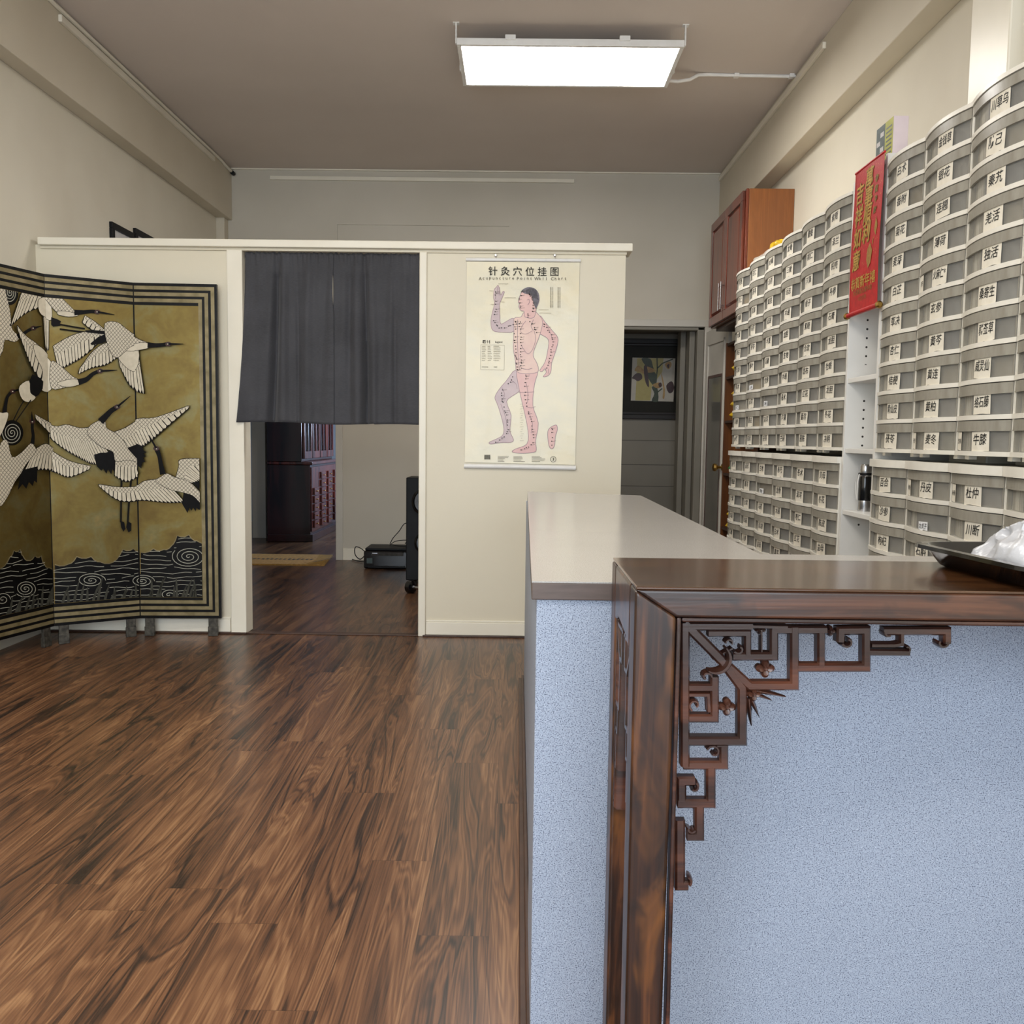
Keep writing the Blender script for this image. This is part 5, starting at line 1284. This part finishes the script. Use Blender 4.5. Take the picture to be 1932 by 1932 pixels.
# ================================================================== BEYOND THE DOORWAY
# door mat
p = MB(); mz = .014
mp = [(-2.83, 8.80), (-1.90, 8.82), (-1.97, 9.56), (-2.83, 9.56)]
p.extr([(x, y, 0) for x, y in mp], (0, 0, mz), 0)
p.poly([(-1.905, 8.83, mz+.0006), (-1.975, 9.55, mz+.0006), (-2.11, 9.55, mz+.0006), (-2.06, 9.15, mz+.0006), (-2.09, 8.83, mz+.0006)], 1)
rq = random.Random(8)
for i in range(15): x = -2.75+i*.045; p.poly([(x, 9.12, mz+.001), (x+.03*rq.uniform(.4, 1), 9.12, mz+.001), (x+.03, 9.12+.10*rq.uniform(.4, 1), mz+.001), (x, 9.20, mz+.001)], 2)
for i in range(6): x = -2.06+.02*i; p.poly([(x, 9.0+.05*i, mz+.001), (x+.05, 9.0+.05*i, mz+.001), (x+.03, 9.03+.05*i, mz+.001)], 2)
tag(p.build('door_mat', ['coir', 'coirborder', 'ink'], origin=(-2.4, 9.2, 0)), 'golden coir door mat with dark lettering at the far threshold', 'mat')
# printer on the floor
def bxr(m, x0, x1, y0, y1, z0, z1, mi=0): return m.box(x0, x1, y0, y1, z0, z1, mi)
T = thing('printer', 'black printer standing on the floor against the back wall', 'printer', (-1.26, 8.86, 0))
MB().box(-1.485, -1.03, 8.66, 9.03, .004, .175).build('body', 'blackgloss', T, bevel=.012)
MB().box(-1.475, -1.04, 8.68, 9.02, .176, .20).build('lid', 'black', T, bevel=.008)
MB().box(-1.41, -1.10, 8.652, 8.659, .13, .165).build('control_panel', 'darkmetal', T, bevel=.002)
pm = MB(); pm.box(-1.40, -1.35, 8.6505, 8.6518, .15, .158, 0)
pm.build('badge', 'chrome', T); MB().box(-1.455, -1.40, 8.656, 8.6595, .055, .105).build('sticker', 'slate', T)
MB().box(-1.44, -1.08, 8.64, 8.6585, .012, .028).build('paper_tray', 'black', T, bevel=.003)
m = MB()
def loop(pts, r=.0045): m.tube(smooth3(pts), r, 0, 6)
def smooth3(pts, k=5):
    out = []; n = len(pts)
    for i in range(n-1):
        p0, p1, p2, p3 = [Vector(pts[max(0, min(n-1, j))]) for j in (i-1, i, i+1, i+2)]
        for j in range(k):
            t = j/k; out.append(.5*((2*p1)+(p2-p0)*t+(2*p0-5*p1+4*p2-p3)*t*t+(3*p1-p0-3*p2+p3)*t**3))
    return out+[Vector(pts[-1])]
loop([(-1.27, 8.95, .21), (-1.24, 8.95, .27), (-1.18, 8.95, .34), (-1.12, 8.95, .42), (-1.06, 8.96, .38), (-1.08, 8.97, .27), (-1.12, 8.95, .215)])
m.build('power_cord', 'black', T, smooth=True)
m = MB(); loop([(-1.26, 8.86, .208), (-1.20, 8.86, .25), (-1.08, 8.86, .26), (-1.0, 8.88, .22), (-1.06, 8.84, .208), (-1.18, 8.84, .206), (-1.24, 8.88, .214)], .004)
m.build('power_cord', 'black', T, smooth=True)
m = MB(); loop([(-1.487, 8.9, .10), (-1.54, 8.9, .16), (-1.61, 8.92, .18), (-1.62, 8.95, .10), (-1.57, 8.97, .05), (-1.50, 8.95, .11), (-1.50, 9.0, .03), (-1.60, 9.1, .01), (-1.70, 9.23, .012)], .005)
m.build('power_cord', 'black', T, smooth=True)
# tower speaker
sx0, sx1, sy0, sy1 = -.968, -.64, 7.80, 8.12
T = thing('tower_speaker', 'tall black floor speaker just inside the doorway, partly hidden by the jamb', 'speaker', (-.8, 7.96, 0))
MB().box(sx0, sx1, sy0, sy1, .03, .93).build('cabinet', 'black', T, bevel=.008)
for z, r in ((.72, .125), (.36, .10)): MB().lathe((-.795, sy0+.001, z), [(r, 0), (r, .010), (r*.86, .014), (r*.80, .004), (r*.3, .002), (r*.26, .012), (.002, .016)], 0, 28, Vector((0, -1, 0))).build('driver', 'blackgloss', T, smooth=True)
for xx in (sx0+.03, sx1-.06):
    for yy in (sy0+.03, sy1-.06): MB().box(xx, xx+.03, yy, yy+.03, 0, .031).build('foot', 'black', T)
m = MB(); ctr = Vector((-.80, 7.28, .052))
T = thing('dumbbell', 'small dark round-ended dumbbell with a shiny bar on the floor by the doorway', 'dumbbell', (-.80, 7.28, 0))
axd = Vector((.75, -.55, 0)).normalized()
for s_ in (-1, 1): MB().lathe(ctr+axd*(s_*.085-.03), [(.035, 0), (.052, .008), (.052, .052), (.035, .06)], 0, 20, axd).build('weight', 'blackgloss', T, smooth=True)
MB().tube([ctr-axd*.06, ctr+axd*.06], .014, 0, 12).build('bar', 'chrome', T, smooth=True)
# mahogany display cabinet
hx0, hxf, hy0, hy1 = -3.02, -2.50, 10.82, 12.6
T = thing('display_cabinet', 'dark mahogany display cabinet with glass doors and small drawers, in the far room', 'cabinet', (-2.78, 11.7, 0))
MB().box(hx0, hxf, hy0, hy1, .06, .93).build('base', 'mahog', T, bevel=.006)
MB().box(hx0, hxf+.03, hy0-.012, hy1, 0, .09).build('plinth', 'mahog', T, bevel=.006)
MB().box(hx0, hxf+.03, hy0-.012, hy1, .931, .965).build('counter_slab', 'mahog_front', T, bevel=.006)
MB().box(hx0, hxf-.10, hy0, hy1, .966, 2.1).build('hutch', 'mahog', T, bevel=.006)
x = hxf+.001
MB().box(x, x+.012, hy0+.03, hy1-.03, .12, .90).build('front', 'mahog_front', T, bevel=.003)
for c, (ya_, yb_2) in enumerate(((hy0+.10, hy0+.32), (hy0+.50, hy0+.74), (hy0+.90, hy0+1.14), (hy0+1.3, hy0+1.54))):
    n_ = 5 if c == 0 else 7; z0, z1 = (.16, .66) if c == 0 else (.15, .84)
    for r in range(n_):
        a = z0+(z1-z0)*r/n_; b = z0+(z1-z0)*(r+1)/n_-.012
        d = MB().box(x+.013, x+.035, ya_, yb_2, a, b).build('drawer', 'mahog_front', T, bevel=.006)
        MB().lathe((x+.035, (ya_+yb_2)/2, (a+b)/2), [(.005, 0), (.008, .008), (.008, .014), (.003, .018)], 0, 10, Vector((1, 0, 0))).build('knob', 'brass', d, smooth=True)
x = hxf-.099
for c in range(4):
    a = hy0+.04+c*.43; b = a+.40
    m = MB()
    for y0, y1, z0, z1 in ((a, a+.05, 1.0, 2.05), (b-.05, b, 1.0, 2.05), (a+.05, b-.05, 1.0, 1.09), (a+.05, b-.05, 2.0, 2.05), (a+.185, a+.215, 1.09, 2.0)): m.box(x, x+.03, y0, y1, z0, z1)
    d = m.build('door', 'mahog_front', T, bevel=.006)
    MB().box(x+.001, x+.008, a+.05, b-.05, 1.09, 2.0).build('pane', 'glassdark', d)
